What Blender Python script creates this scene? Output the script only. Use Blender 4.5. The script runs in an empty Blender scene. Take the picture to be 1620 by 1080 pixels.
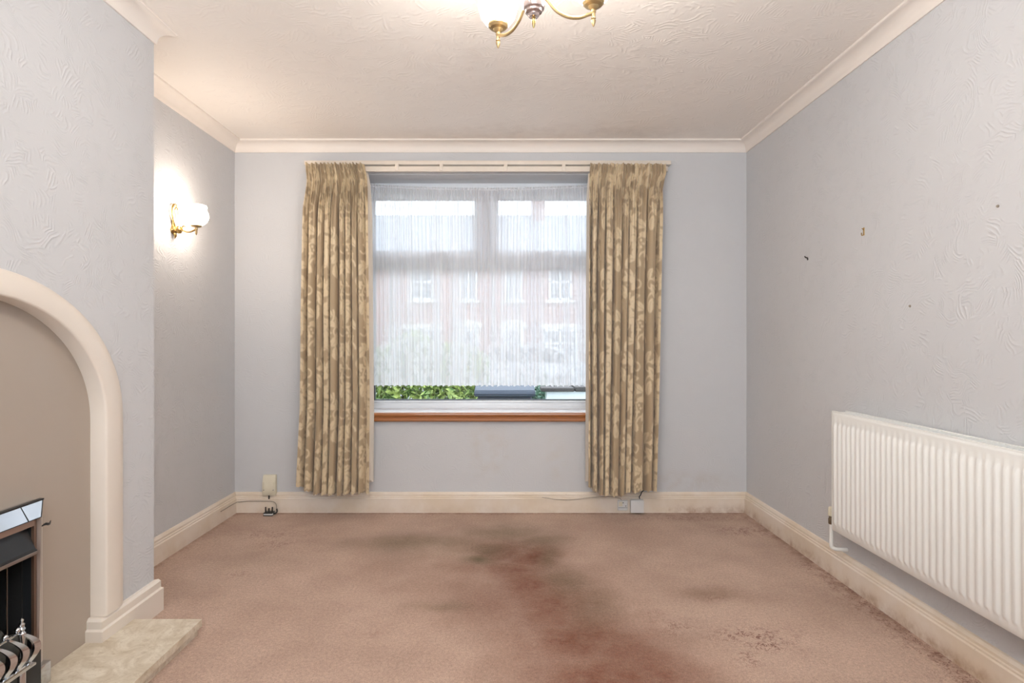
import bpy, bmesh, math, random
import numpy as np
from mathutils import Vector, Matrix

PI = math.pi
EYE = 1.145
# ------------------------------------------------------------------ camera, world, lights, exposure
scn = bpy.context.scene
COL = scn.collection
cam_d = bpy.data.cameras.new('camera'); cam = bpy.data.objects.new('camera', cam_d); COL.objects.link(cam)
cam.location = (0, 0, EYE); cam.rotation_euler = (PI/2, 0, 0)
cam_d.sensor_width = 36; cam_d.lens = 914/1620*36
cam_d.shift_x = 15/1620; cam_d.shift_y = -3/1620
cam_d.clip_start = .05; cam_d.clip_end = 300
scn.camera = cam
scn.view_settings.view_transform = 'Standard'; scn.view_settings.look = 'None'
scn.view_settings.gamma = 1; scn.view_settings.use_curve_mapping = False
scn.view_settings.exposure = 0.42

world = bpy.data.worlds.new('overcast_sky'); scn.world = world; world.use_nodes = True
bg = world.node_tree.nodes['Background']
bg.inputs[0].default_value = (.86, .92, 1.0, 1); bg.inputs[1].default_value = 4.0

def area(name, loc, rot, sx, sy, power, colr):
    l = bpy.data.lights.new(name, 'AREA'); l.shape = 'RECTANGLE'; l.size = sx; l.size_y = sy
    l.energy = power; l.color = colr
    o = bpy.data.objects.new(name, l); COL.objects.link(o); o.location = loc; o.rotation_euler = rot
    return o
# added fill light outside the made-up rear window behind the camera
area('rear_fill', (-.05, -.72, 1.55), (PI/2, 0, 0), 2.4, 1.2, 10, (.97, .985, 1.0))
# added fill behind the camera, bounced off the ceiling; no lamp stands there
area('ceiling_bounce_fill', (.0, -.15, 1.8), (PI, 0, 0), .5, .5, 26, (.95, .98, 1.0))
LAMP = 37.0
WALL_LAMP = 38.0

# ------------------------------------------------------------------ helpers
def link(o, parent=None):
    COL.objects.link(o)
    if parent: o.parent = parent
    return o
def tag(o, label=None, cat=None, group=None, kind=None):
    if label: o['label'] = label
    if cat: o['category'] = cat
    if group: o['group'] = group
    if kind: o['kind'] = kind
    return o
def thing(name, label, cat, loc=(0, 0, 0), group=None):
    o = bpy.data.objects.new(name, None); COL.objects.link(o); o.location = loc
    o.empty_display_size = .05
    ORG[o.name] = Vector(loc)
    return tag(o, label, cat, group)
ORG = {}
def org(p):
    v = Vector((0, 0, 0))
    while p is not None:
        v = v + ORG.get(p.name, Vector((0, 0, 0))); p = p.parent
    return v
def setmat(me, m):
    for x in (m if isinstance(m, (list, tuple)) else [m]): me.materials.append(x)
def obj(name, bm, m, parent=None, smooth=False, angle=35):
    """link a bmesh in world coordinates as one mesh object (vertices moved into the parent's space)"""
    me = bpy.data.meshes.new(name)
    off = org(parent)
    if off.length > 0: bmesh.ops.translate(bm, verts=bm.verts, vec=-off)
    bmesh.ops.recalc_face_normals(bm, faces=bm.faces)
    bm.to_mesh(me); bm.free(); setmat(me, m)
    if smooth:
        me.polygons.foreach_set('use_smooth', [True]*len(me.polygons))
        me.set_sharp_from_angle(angle=math.radians(angle))
    return link(bpy.data.objects.new(name, me), parent)
def B(): return bmesh.new()
def box(bm, a, b, bev=0, seg=2):
    r = bmesh.ops.create_cube(bm, size=1)
    c = [(a[i]+b[i])/2 for i in range(3)]; s = [abs(b[i]-a[i]) for i in range(3)]
    bmesh.ops.scale(bm, vec=s, verts=r['verts']); bmesh.ops.translate(bm, vec=c, verts=r['verts'])
    if bev:
        es = list({e for v in r['verts'] for e in v.link_edges})
        bmesh.ops.bevel(bm, geom=es, offset=bev, segments=seg, affect='EDGES', profile=.5)
    return bm
def tube(bm, pts, r, seg=10, cap=True):
    pts = [Vector(p) for p in pts]; n = len(pts)
    rs = r if isinstance(r, (list, tuple)) else [r]*n
    rings = []; up = None
    for i, p in enumerate(pts):
        t = (pts[min(i+1, n-1)]-pts[max(i-1, 0)]).normalized()
        if up is None:
            a = Vector((0, 0, 1)) if abs(t.z) < .9 else Vector((1, 0, 0)); up = (a - t*a.dot(t)).normalized()
        else: up = (up - t*up.dot(t)).normalized()
        s = t.cross(up)
        rings.append([bm.verts.new(p + rs[i]*(math.cos(2*PI*k/seg)*up + math.sin(2*PI*k/seg)*s)) for k in range(seg)])
    for a, b in zip(rings, rings[1:]):
        for k in range(seg): bm.faces.new((a[k], a[(k+1) % seg], b[(k+1) % seg], b[k]))
    if cap: bm.faces.new(rings[0][::-1]); bm.faces.new(rings[-1])
    return bm
def smoothpts(pts, n=24):
    """catmull-rom"""
    P = [Vector(p) for p in pts]; P = [P[0]*2-P[1]] + P + [P[-1]*2-P[-2]]; out = []
    m = len(P)-3
    for i in range(n+1):
        s = i/n*m; k = min(int(s), m-1); t = s-k
        a, b, c, d = P[k:k+4]
        out.append(.5*((2*b)+(c-a)*t+(2*a-5*b+4*c-d)*t*t+(3*b-a-3*c+d)*t**3))
    return out
def lathe(bm, prof, c=(0, 0, 0), axis='z', seg=28, ruffle=None):
    """prof: (radius, height) pairs"""
    rings = []
    for (r, h) in prof:
        ring = []
        for k in range(seg):
            a = 2*PI*k/seg; rr = max(r, 1e-5)
            if ruffle: rr *= 1+ruffle(h)*math.cos(a*8)
            if axis == 'z': p = (rr*math.cos(a), rr*math.sin(a), h)
            elif axis == 'x': p = (h, rr*math.cos(a), rr*math.sin(a))
            else: p = (rr*math.cos(a), h, rr*math.sin(a))
            ring.append(bm.verts.new((p[0]+c[0], p[1]+c[1], p[2]+c[2])))
        rings.append(ring)
    for a, b in zip(rings, rings[1:]):
        for k in range(seg): bm.faces.new((a[k], a[(k+1) % seg], b[(k+1) % seg], b[k]))
    bm.faces.new(rings[0][::-1]); bm.faces.new(rings[-1])
    bmesh.ops.remove_doubles(bm, verts=[v for r in rings for v in r], dist=1e-5)
    return bm
def prism(bm, poly, f0, f1):
    """poly: 2-D points; f0/f1 map (a,b) to 3-D for the two ends"""
    A = [bm.verts.new(f0(*p)) for p in poly]; C = [bm.verts.new(f1(*p)) for p in poly]
    n = len(poly)
    bm.faces.new(A[::-1]); bm.faces.new(C)
    for i in range(n): bm.faces.new((A[i], A[(i+1) % n], C[(i+1) % n], C[i]))
    return bm
def grid_mesh(name, P, m, parent=None, uv=None, attrs=None, smooth=True):
    nv, nu = P.shape[:2]
    off = np.array(org(parent)); P = P-off
    me = bpy.data.meshes.new(name)
    me.vertices.add(nv*nu); me.vertices.foreach_set('co', P.reshape(-1).astype(np.float32))
    i = np.arange(nv*nu).reshape(nv, nu)
    q = np.stack([i[:-1, :-1], i[:-1, 1:], i[1:, 1:], i[1:, :-1]], -1).reshape(-1, 4)
    me.loops.add(q.size); me.loops.foreach_set('vertex_index', q.reshape(-1).astype(np.int32))
    me.polygons.add(len(q)); me.polygons.foreach_set('loop_start', (np.arange(len(q))*4).astype(np.int32))
    me.update(calc_edges=True)
    if smooth: me.polygons.foreach_set('use_smooth', [True]*len(q))
    if uv is not None:
        l = me.uv_layers.new(name='uv'); l.data.foreach_set('uv', uv.reshape(-1, 2)[q.reshape(-1)].reshape(-1).astype(np.float32))
    for k, v in (attrs or {}).items():
        a = me.attributes.new(k, 'FLOAT', 'POINT'); a.data.foreach_set('value', v.reshape(-1).astype(np.float32))
    setmat(me, m); me.validate()
    return link(bpy.data.objects.new(name, me), parent)

# ------------------------------------------------------------------ materials
def lin(c):
    return tuple(((x/255)/12.92 if x/255 <= .04045 else (((x/255)+.055)/1.055)**2.4) for x in c)+(1,)
class NT:
    def __init__(s, name):
        s.m = bpy.data.materials.new(name); s.m.use_nodes = True; s.t = s.m.node_tree
        s.b = s.t.nodes['Principled BSDF']; s.out = s.t.nodes['Material Output']
    def n(s, typ, **kw):
        x = s.t.nodes.new(typ)
        for k, v in kw.items():
            if k.startswith('i_'):
                key = k[2:].replace('_', ' ')
                x.inputs[int(key) if key.isdigit() else key].default_value = v
            else: setattr(x, k, v)
        return x
    def l(s, a, b): s.t.links.new(a, b)
    def coord(s, kind='Object', scale=None):
        c = s.n('ShaderNodeTexCoord').outputs[kind]
        if scale is None: return c
        mp = s.n('ShaderNodeMapping'); mp.inputs['Scale'].default_value = scale; s.l(c, mp.inputs[0]); return mp.outputs[0]
    def noise(s, co, scale, detail=3, rough=.5, dist=0):
        x = s.n('ShaderNodeTexNoise', i_Scale=scale, i_Detail=detail, i_Roughness=rough, i_Distortion=dist); s.l(co, x.inputs['Vector']); return x.outputs['Fac']
    def mix(s, f, a, b):
        x = s.n('ShaderNodeMix', data_type='RGBA')
        if hasattr(f, 'links'): s.l(f, x.inputs[0])
        else: x.inputs[0].default_value = f
        for i, v in ((6, a), (7, b)):
            if hasattr(v, 'links'): s.l(v, x.inputs[i])
            else: x.inputs[i].default_value = v
        return x.outputs[2]
    def math(s, op, a, b=None, clamp=False):
        x = s.n('ShaderNodeMath', operation=op, use_clamp=clamp)
        for i, v in enumerate((a, b)):
            if v is None: continue
            if hasattr(v, 'links'): s.l(v, x.inputs[i])
            else: x.inputs[i].default_value = v
        return x.outputs[0]
    def ramp(s, f, lo, hi):
        x = s.n('ShaderNodeMapRange'); s.l(f, x.inputs[0]); x.inputs[1].default_value = lo; x.inputs[2].default_value = hi
        x.interpolation_type = 'SMOOTHSTEP'; return x.outputs[0]
    def attr(s, name): return s.n('ShaderNodeAttribute', attribute_name=name).outputs['Fac']
    def bump(s, h, strength, dist=.01):
        x = s.n('ShaderNodeBump', i_Strength=strength, i_Distance=dist); s.l(h, x.inputs['Height']); s.l(x.outputs[0], s.b.inputs['Normal'])
    def base(s, c):
        if hasattr(c, 'links'): s.l(c, s.b.inputs['Base Color'])
        else: s.b.inputs['Base Color'].default_value = c
def plain(name, rgb, rough=.5, metal=0, var=.06, scale=30, bump=0, spec=.5, coat=0):
    t = NT(name); c = lin(rgb)
    co = t.coord('Object')
    f = t.noise(co, scale, 3)
    d = tuple(x*(1-var*2) for x in c[:3])+(1,)
    t.base(t.mix(f, d, tuple(min(1, x*(1+var*.6)) for x in c[:3])+(1,)))
    t.b.inputs['Roughness'].default_value = rough; t.b.inputs['Metallic'].default_value = metal
    t.b.inputs['Specular IOR Level'].default_value = spec; t.b.inputs['Coat Weight'].default_value = coat
    if bump: t.bump(t.noise(co, scale*3, 4), bump, .004)
    return t.m
def emis(name, rgb, st):
    t = NT(name); e = t.n('ShaderNodeEmission'); e.inputs[0].default_value = rgb+(1,); e.inputs[1].default_value = st
    t.l(e.outputs[0], t.out.inputs[0]); return t.m

def feather_paper(name, rgb, strength, sc=1.0, stain=None):
    """embossed wallpaper: patches of short curved strokes whose direction changes from patch to patch"""
    t = NT(name); co = t.coord('Object')
    warp = t.n('ShaderNodeTexNoise', i_Scale=4.0*sc, i_Detail=2.0); t.l(co, warp.inputs['Vector'])
    v = t.n('ShaderNodeVectorMath', operation='MULTIPLY_ADD'); t.l(warp.outputs['Color'], v.inputs[0])
    v.inputs[1].default_value = (.28, .28, .28); t.l(co, v.inputs[2])
    vo = t.n('ShaderNodeTexVoronoi', i_Scale=13.0*sc); t.l(v.outputs[0], vo.inputs['Vector'])
    vr = t.n('ShaderNodeVectorRotate', rotation_type='EULER_XYZ'); t.l(v.outputs[0], vr.inputs[0])
    sc3 = t.n('ShaderNodeVectorMath', operation='SCALE'); t.l(vo.outputs['Color'], sc3.inputs[0]); sc3.inputs['Scale'].default_value = 6.28
    t.l(sc3.outputs[0], vr.inputs['Rotation'])
    w = t.n('ShaderNodeTexWave', wave_type='BANDS', i_Scale=26.0*sc, i_Distortion=5.0, i_Detail=1.5); w.inputs['Detail Scale'].default_value = .6
    t.l(vr.outputs[0], w.inputs['Vector'])
    mask = t.ramp(t.noise(co, 20*sc, 2), .42, .62)
    h = t.math('MULTIPLY', t.math('POWER', w.outputs['Fac'], 2.0), mask)
    fine = t.noise(co, 160, 3)
    h = t.math('ADD', h, t.math('MULTIPLY', fine, .25))
    t.bump(h, strength, .004)
    c = lin(rgb)
    col = t.mix(t.noise(co, 1.3, 3), tuple(x*.95 for x in c[:3])+(1,), tuple(min(1, x*1.04) for x in c[:3])+(1,))
    if stain:
        for (cx, cy, cz, sx, sy, sz, rgb2, amt) in stain:
            mp = t.n('ShaderNodeMapping'); t.l(co, mp.inputs[0])
            mp.inputs['Location'].default_value = (-cx/sx, -cy/sy, -cz/sz); mp.inputs['Scale'].default_value = (1/sx, 1/sy, 1/sz)
            ln = t.n('ShaderNodeVectorMath', operation='LENGTH'); t.l(mp.outputs[0], ln.inputs[0])
            f = t.math('MULTIPLY', t.ramp(ln.outputs['Value'], 1.0, .2), t.math('MULTIPLY', t.ramp(t.noise(co, 14, 4), .3, .8), amt))
            col = t.mix(f, col, lin(rgb2))
    t.base(col); t.b.inputs['Roughness'].default_value = .62; t.b.inputs['Specular IOR Level'].default_value = .3
    return t.m

WALL = (206, 206, 208)
M = {}
M['wall'] = feather_paper('lilac_grey_embossed_paper', WALL, .32)
M['wall_back'] = feather_paper('lilac_grey_embossed_paper_stained', WALL, .13, 1.0,
    [(-.10, 3.84, .42, .22, .3, .30, (196, 184, 170), .35), (.35, 3.84, .35, .1, .3, .25, (200, 188, 172), .25), (1.2, 3.84, .2, .5, .3, .10, (190, 178, 168), .35)])
M['ceiling'] = feather_paper('cream_textured_ceiling', (250, 243, 236), .25, .8,
    [(.2, 2.6, 2.46, 1.6, .9, .4, (206, 192, 184), .12), (.4, 3.7, 2.46, 1.5, .3, .4, (200, 186, 178), .2)])
M['cove'] = plain('cream_coving_paint', (242, 233, 225), .5, var=.03, scale=6)
M['plaster'] = plain('reveal_plaster', (206, 202, 204), .7, var=.04)
M['skirt'] = None
def skirting_mat():
    t = NT('yellowed_gloss_paint'); co = t.coord('Object')
    f = t.noise(co, 3.5, 4, .6)
    col = t.mix(t.ramp(f, .35, .7), lin((234, 222, 209)), lin((224, 207, 186)))
    sep = t.n('ShaderNodeSeparateXYZ'); t.l(t.coord('Object'), sep.inputs[0])
    low = t.ramp(sep.outputs['Z'], .075, .0)                 # brown dirt creeping up from the carpet, heavier on the right
    rt = t.math('ADD', t.math('MULTIPLY', t.ramp(sep.outputs['X'], .9, 1.2), .75), .22)
    g = t.math('MULTIPLY', t.math('MULTIPLY', low, t.ramp(t.noise(co, 9, 5, .7), .35, .8)), rt)
    col = t.mix(g, col, lin((160, 116, 78)))
    sp = t.ramp(t.noise(co, 60, 3, .6), .70, .76)
    col = t.mix(t.math('MULTIPLY', sp, .5), col, lin((130, 100, 76)))
    t.base(col); t.b.inputs['Roughness'].default_value = .35
    t.bump(t.noise(co, 40, 3), .08, .003)
    return t.m
M['skirt'] = skirting_mat()
M['arch'] = plain('cream_gloss_arch_paint', (232, 221, 209), .32, var=.03, scale=5, bump=.05)
M['panel'] = plain('taupe_board', (176, 163, 150), .38, var=.05, scale=2.5)
M['upvc'] = plain('white_upvc', (236, 238, 242), .25, var=.02)
M['gasket'] = plain('dark_gasket', (44, 50, 56), .6)
M['white_paint'] = plain('white_gloss_sill', (232, 230, 232), .3, var=.03)
M['rad'] = plain('cream_radiator_enamel', (240, 239, 235), .3, var=.02, scale=8)
M['brass'] = plain('polished_brass', (198, 166, 108), .25, 1, var=.12, scale=60)
M['goldwash'] = plain('cream_and_gold_metal', (188, 162, 118), .32, .7, var=.1, scale=60)
M['pearl'] = plain('pearl_collar', (196, 180, 176), .2, .8, var=.1, scale=50)
M['chrome'] = plain('chrome', (205, 208, 212), .12, 1, var=.04)
M['satin'] = plain('satin_steel', (178, 172, 168), .3, 1, var=.05)
M['side_reflect'] = plain('frame_side_reflection', (206, 196, 188), .4, .6, var=.03)  # beige puts the pale reflection on the chrome frame's sides into the colour
M['copper'] = plain('dull_copper_trim', (150, 118, 100), .35, .8)
M['black'] = plain('black_enamel', (34, 35, 37), .42)
M['soot'] = plain('sooty_firebox', (20, 19, 19), .85, var=.2, scale=18, bump=.3)
M['coal'] = plain('ceramic_coal', (74, 72, 66), .9, var=.3, scale=25, bump=.8)
M['mould'] = plain('aged_white_plastic', (226, 218, 196), .4, var=.04)
M['whiteplastic'] = plain('white_plastic', (226, 224, 222), .35, var=.03)
M['blackplastic'] = plain('black_plastic', (38, 34, 32), .4)
M['cable'] = plain('grey_cable', (150, 138, 124), .5)
M['railw'] = plain('cream_rail', (234, 222, 208), .4, var=.04)
M['brownvalve'] = plain('dull_brass_valve', (120, 104, 84), .45, .6)
M['lining'] = plain('cream_lining_cloth', (234, 224, 212), .9, var=.04)
M['shade'] = emis('lit_opal_glass', (1.0, .94, .87), LAMP)
M['shade2'] = emis('lit_opal_glass_wall_light', (1.0, .86, .72), WALL_LAMP)

def wood():
    t = NT('varnished_hardwood'); co = t.coord('Object', (1.2, 20, 40))
    f = t.noise(co, 3, 5, .6, .6)
    t.base(t.mix(f, lin((140, 84, 44)), lin((192, 126, 74)))); t.b.inputs['Roughness'].default_value = .28
    t.b.inputs['Coat Weight'].default_value = .4; return t.m
M['wood'] = wood()
def marble():
    t = NT('cream_marble'); co = t.coord('Object')
    f = t.noise(co, 9, 8, .68, 1.6)
    c = t.mix(t.ramp(f, .3, .7), lin((196, 180, 156)), lin((228, 218, 200)))
    v = t.noise(co, 22, 6, .7, 3)
    c = t.mix(t.math('MULTIPLY', t.ramp(v, .54, .62), .35), c, lin((170, 146, 116)))
    t.base(c); t.b.inputs['Roughness'].default_value = .3; return t.m
M['marble'] = marble()
def carpet():
    t = NT('worn_pink_carpet'); co = t.coord('Object')
    patch = t.noise(co, 2.2, 5, .6)
    c = t.mix(t.ramp(patch, .3, .7), lin((180, 151, 134)), lin((200, 171, 153)))
    tuft = t.noise(co, 210, 3, .7)
    mid = t.noise(co, 80, 4, .75)
    st = t.attr('stain'); dirt = t.attr('dirt'); wear = t.attr('wear'); edge = t.attr('edge')
    n1 = t.math('ADD', t.math('MULTIPLY', t.noise(co, 14, 7, .8), 1.1), .50)
    c = t.mix(t.math('MULTIPLY', st, n1, True), c, lin((124, 76, 54)))
    c = t.mix(t.math('MULTIPLY', dirt, n1, True), c, lin((108, 92, 66)))
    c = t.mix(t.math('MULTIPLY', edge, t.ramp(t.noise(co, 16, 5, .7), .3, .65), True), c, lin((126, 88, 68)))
    # plucked threads: thin dark red squiggles
    th = t.noise(co, 34, 3, .6, 1.2)
    ridge = t.ramp(t.math('ABSOLUTE', t.math('SUBTRACT', th, .5)), .045, .01)
    ridge = t.math('MULTIPLY', ridge, t.ramp(t.noise(co, 17, 3), .40, .50))
    c = t.mix(t.math('MULTIPLY', ridge, wear, True), c, lin((104, 50, 40)))
    dk = t.n('ShaderNodeMix', data_type='RGBA', blend_type='MULTIPLY'); dk.inputs[0].default_value = 1
    t.l(c, dk.inputs[6])
    g = t.math('ADD', t.math('MULTIPLY', tuft, 1.1), t.math('ADD', t.math('MULTIPLY', mid, 1.0), -.04))
    cm = t.n('ShaderNodeCombineColor'); [t.l(g, cm.inputs[i]) for i in range(3)]
    t.l(cm.outputs[0], dk.inputs[7]); t.base(dk.outputs[2])
    t.b.inputs['Roughness'].default_value = .95; t.b.inputs['Specular IOR Level'].default_value = .1
    t.b.inputs['Sheen Weight'].default_value = .1
    t.bump(t.math('ADD', tuft, mid), .7, .006)
    return t.m
M['carpet'] = carpet()
def damask():
    t = NT('beige_damask'); p = t.attr('pattern'); co = t.coord('UV')
    weave = t.noise(co, 420, 2)
    c = t.mix(p, lin((176, 154, 124)), lin((220, 200, 166)))
    c2 = t.mix(weave, (0, 0, 0, 1), c); c = t.mix(.13, c, c2)
    t.base(c); t.l(t.math('SUBTRACT', .62, t.math('MULTIPLY', p, .14)), t.b.inputs['Roughness'])
    t.b.inputs['Sheen Weight'].default_value = .3
    t.bump(t.math('ADD', p, t.math('MULTIPLY', weave, .5)), .15, .002)
    return t.m
M['damask'] = damask()
def netmat():
    t = NT('white_net_voile'); t.t.nodes.remove(t.b)
    op = t.attr('opacity')
    tr = t.n('ShaderNodeBsdfTransparent'); tl = t.n('ShaderNodeBsdfTranslucent'); df = t.n('ShaderNodeBsdfDiffuse')
    tl.inputs[0].default_value = (.93, .94, .97, 1); df.inputs[0].default_value = (.9, .9, .92, 1)
    m1 = t.n('ShaderNodeMixShader', i_0=.42); t.l(tl.outputs[0], m1.inputs[1]); t.l(df.outputs[0], m1.inputs[2])
    m2 = t.n('ShaderNodeMixShader'); t.l(op, m2.inputs[0]); t.l(tr.outputs[0], m2.inputs[1]); t.l(m1.outputs[0], m2.inputs[2])
    t.l(m2.outputs[0], t.out.inputs[0]); return t.m
M['net'] = netmat()
def glassmat():
    t = NT('clear_glass'); t.t.nodes.remove(t.b)
    tr = t.n('ShaderNodeBsdfTransparent'); gl = t.n('ShaderNodeBsdfGlossy', i_Roughness=.02)
    tr.inputs[0].default_value = (.95, .97, .97, 1)
    fr = t.n('ShaderNodeFresnel', i_IOR=1.45); mx = t.n('ShaderNodeMixShader')
    t.l(fr.outputs[0], mx.inputs[0]); t.l(tr.outputs[0], mx.inputs[1]); t.l(gl.outputs[0], mx.inputs[2]); t.l(mx.outputs[0], t.out.inputs[0])
    return t.m
M['glass'] = glassmat()
def leafmat(name, a, b):
    t = NT(name); f = t.noise(t.coord('Object'), 11, 3, .7)
    t.base(t.mix(t.ramp(f, .35, .65), lin(a), lin(b))); t.b.inputs['Roughness'].default_value = .45; return t.m
M['leaf'] = leafmat('hedge_leaves', (84, 118, 60), (190, 204, 120))
M['leaf2'] = leafmat('dark_conifer_leaves', (50, 84, 70), (96, 134, 112))
M['stem'] = plain('hedge_stems', (84, 70, 54), .9)
def brickmat():
    t = NT('red_brick_wall'); co = t.coord('Object'); mp = t.n('ShaderNodeMapping'); t.l(co, mp.inputs[0]); mp.inputs['Rotation'].default_value = (PI/2, 0, 0)
    b = t.n('ShaderNodeTexBrick', i_Scale=1.0); t.l(mp.outputs[0], b.inputs[0])
    b.inputs['Brick Width'].default_value = .225; b.inputs['Row Height'].default_value = .075; b.inputs['Mortar Size'].default_value = .008
    b.inputs['Color1'].default_value = lin((160, 98, 84)); b.inputs['Color2'].default_value = lin((134, 80, 68)); b.inputs['Mortar'].default_value = lin((170, 158, 148))
    t.base(b.outputs['Color']); t.b.inputs['Roughness'].default_value = .9; return t.m
M['brick'] = brickmat()
M['slate'] = plain('wet_slate', (138, 146, 156), .5, var=.12, scale=4, bump=.2)
M['tarmac'] = plain('tarmac', (120, 122, 126), .85, var=.12, scale=8, bump=.3)
M['lawn'] = plain('short_grass', (92, 116, 66), .95, var=.25, scale=9, bump=.4)
M['render'] = plain('pale_rendered_wall', (214, 220, 226), .85, var=.05, scale=8)
M['coping'] = plain('dark_coping', (70, 66, 66), .85, var=.15, scale=12)
M['bin'] = plain('blue_grey_bin_plastic', (52, 62, 78), .65, var=.05)
M['cardark'] = plain('car_glass', (30, 34, 40), .08)
M['carpaint'] = plain('silver_car_paint', (196, 198, 204), .25, .3, coat=.6)
M['tyre'] = plain('tyre_rubber', (26, 26, 28), .8)
M['door'] = plain('white_door_paint', (224, 226, 228), .4)
M['darkpane'] = plain('window_pane_far', (90, 98, 108), .1)
M['stone'] = plain('pale_stone_lintel', (214, 210, 200), .8)

# ------------------------------------------------------------------ room shell
XL, XR, YB, YF, H = -1.78, 1.622, 3.84, -.5, 2.459
CX, CY0, CY1 = -1.464, .774, 2.426            # chimney breast face and its two ends
WX0, WX1, WZ0, WZ1 = -.96, .73, .665, 2.24    # window opening

def slab_with_hole(bm, x0, x1, z0, z1, hx0, hx1, hz0, hz1, ya, yb):
    for a, b in (((x0, z0), (hx0, z1)), ((hx1, z0), (x1, z1)), ((hx0, z0), (hx1, hz0)), ((hx0, hz1), (hx1, z1))):
        if b[1]-a[1] > 1e-4: box(bm, (a[0], ya, a[1]), (b[0], yb, b[1]))
    return bm
# back wall: inner paper leaf as one flat sheet with hole plus thick masonry
bm = B(); slab_with_hole(bm, XL-.3, XR+.3, -.5, H+.3, WX0, WX1, WZ0-.02, WZ1, YB, YB+.3)
bmesh.ops.remove_doubles(bm, verts=bm.verts, dist=1e-4)
tag(obj('wall_back', bm, M['wall_back']), kind='structure')
bm = B(); box(bm, (XR, YF-.2, -.1), (XR+.2, YB, H+.1)); tag(obj('wall_right', bm, M['wall']), kind='structure')
bm = B(); box(bm, (XL-.2, YF-.2, -.1), (XL, YB, H+.1)); tag(obj('wall_left', bm, M['wall']), kind='structure')
bm = B(); slab_with_hole(bm, XL, XR, 0, H, -1.3, 1.2, .9, 2.2, YF-.2, YF); tag(obj('wall_front', bm, M['wall']), kind='structure')
bm = B(); box(bm, (XL-.2, YF-.2, H), (XR+.2, YB, H+.1)); tag(obj('ceiling', bm, M['ceiling']), kind='structure')

# chimney breast with arched recess
AC, AZ = 1.60, .85                      # arch centre (y, z)
AO, BO = .62, .508                      # outer half axes
AI, BI = .502, .425                     # inner half axes
def arch(a, b, n=40, z0=0.0):
    pts = [(AC+a, z0)]
    for i in range(n+1):
        t = PI*i/n; pts.append((AC+a*math.cos(t), AZ+b*math.sin(t)))
    pts.append((AC-a, z0)); return pts
PX = -1.50                              # recessed panel plane
bm = B()
poly = [(CY1, 0), (CY1, H), (CY0, H), (CY0, 0)] + arch(AI+.02, BI+.02)[::-1]
vs = [bm.verts.new((CX, y, z)) for y, z in poly]; f = bm.faces.new(vs)
r = bmesh.ops.extrude_face_region(bm, geom=[f]); bmesh.ops.translate(bm, vec=(-.05, 0, 0), verts=[v for v in r['geom'] if isinstance(v, bmesh.types.BMVert)])
bmesh.ops.triangulate(bm, faces=bm.faces)
# side returns to the wall
box(bm, (XL, CY1-.03, 0), (CX-.05, CY1, H)); box(bm, (XL, CY0, 0), (CX-.05, CY0+.03, H))
tag(obj('wall_chimney', bm, M['wall']), kind='structure')
# recess board with a notch for the fire
FY0, FY1, FZ1 = 1.40, 1.80, .58
bm = B()
poly = [(AC+AI+.06, .055), (AC+AI+.06, 1.35), (AC-AI-.06, 1.35), (AC-AI-.06, .055), (FY0, .055), (FY0, FZ1), (FY1, FZ1), (FY1, .055)]
prism(bm, poly, lambda y, z: (PX, y, z), lambda y, z: (PX-.018, y, z)); bmesh.ops.triangulate(bm, faces=bm.faces)
t = tag(obj('trim_1', bm, M['panel']), kind='structure'); t['label'] = 'taupe board lining the arched chimney recess'
# arch moulding
bm = B(); Wd = []
inner = arch(AI, BI, 56, .138); outer = arch(AO, BO, 56, .138)
prof = [(0, PX), (0, -1.447), (.025, -1.4425), (.08, -1.4405), (.35, -1.440), (.6, -1.4405), (.8, -1.445), (.93, -1.4525), (.985, -1.460), (1.0, CX-.004)]
rows = []
for (iy, iz), (oy, oz) in zip(inner, outer):
    rows.append([bm.verts.new((x, iy+(oy-iy)*s, iz+(oz-iz)*s)) for s, x in prof])
for a, b in zip(rows, rows[1:]):
    for k in range(len(prof)-1): bm.faces.new((a[k], a[k+1], b[k+1], b[k]))
bm.faces.new(rows[0]); bm.faces.new(rows[-1][::-1])
t = tag(obj('trim_2', bm, M['arch'], smooth=True, angle=50), kind='structure'); t['label'] = 'cream rounded arch moulding around the fireplace recess'

# mitred sweeps round the room
def sweep(path, prof, names, mat, z_up=True, closed=False, smooth=False):
    n = len(path); dirs = [(Vector(path[i+1])-Vector(path[i])).normalized() for i in range(n-1)]
    def left(d): return Vector((-d.y, d.x))
    mit = []
    for i in range(n):
        if i == 0: mit.append(left(dirs[0]))
        elif i == n-1: mit.append(left(dirs[-1]))
        else:
            a, b = left(dirs[i-1]), left(dirs[i]); m = (a+b); mit.append(m/(1+a.dot(b)))
    for i, nm in enumerate(names):
        if nm is None: continue
        bm = B()
        def at(j): return lambda o, z: (path[j][0]+mit[j].x*o, path[j][1]+mit[j].y*o, z)
        prism(bm, prof, at(i), at(i+1))
        tag(obj(nm, bm, mat, smooth=smooth, angle=30), kind='structure')
SK = [(0, 0), (.022, 0), (.022, .094), (.017, .099), (.0175, .106), (.013, .110), (.0135, .120), (.007, .132), (0, .134)]
sweep([(XR, YF), (XR, YB), (XL, YB), (XL, CY1), (CX, CY1)], SK,
      ['baseboard_right', 'baseboard_back', 'baseboard_left', 'baseboard_alcove'], M['skirt'])
SK2 = [(-.02, 0), (.026, 0), (.026, .094), (.019, .100), (.019, .126), (.012, .136), (-.02, .138)]
def SKm(x): return x
path = [(XL, CY1), (CX, CY1), (CX, AC+AI), (PX, AC+AI)]
sweep(path, SK2, [None, 'baseboard_chimney', 'baseboard_return'], M['arch'])
sweep([(PX, AC-AI), (CX, AC-AI), (CX, CY0), (XL, CY0), (XL, YF)], SK2, ['baseboard_near_return', 'baseboard_near_chimney', 'baseboard_near_alcove', 'baseboard_near_left'], M['arch'])
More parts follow.
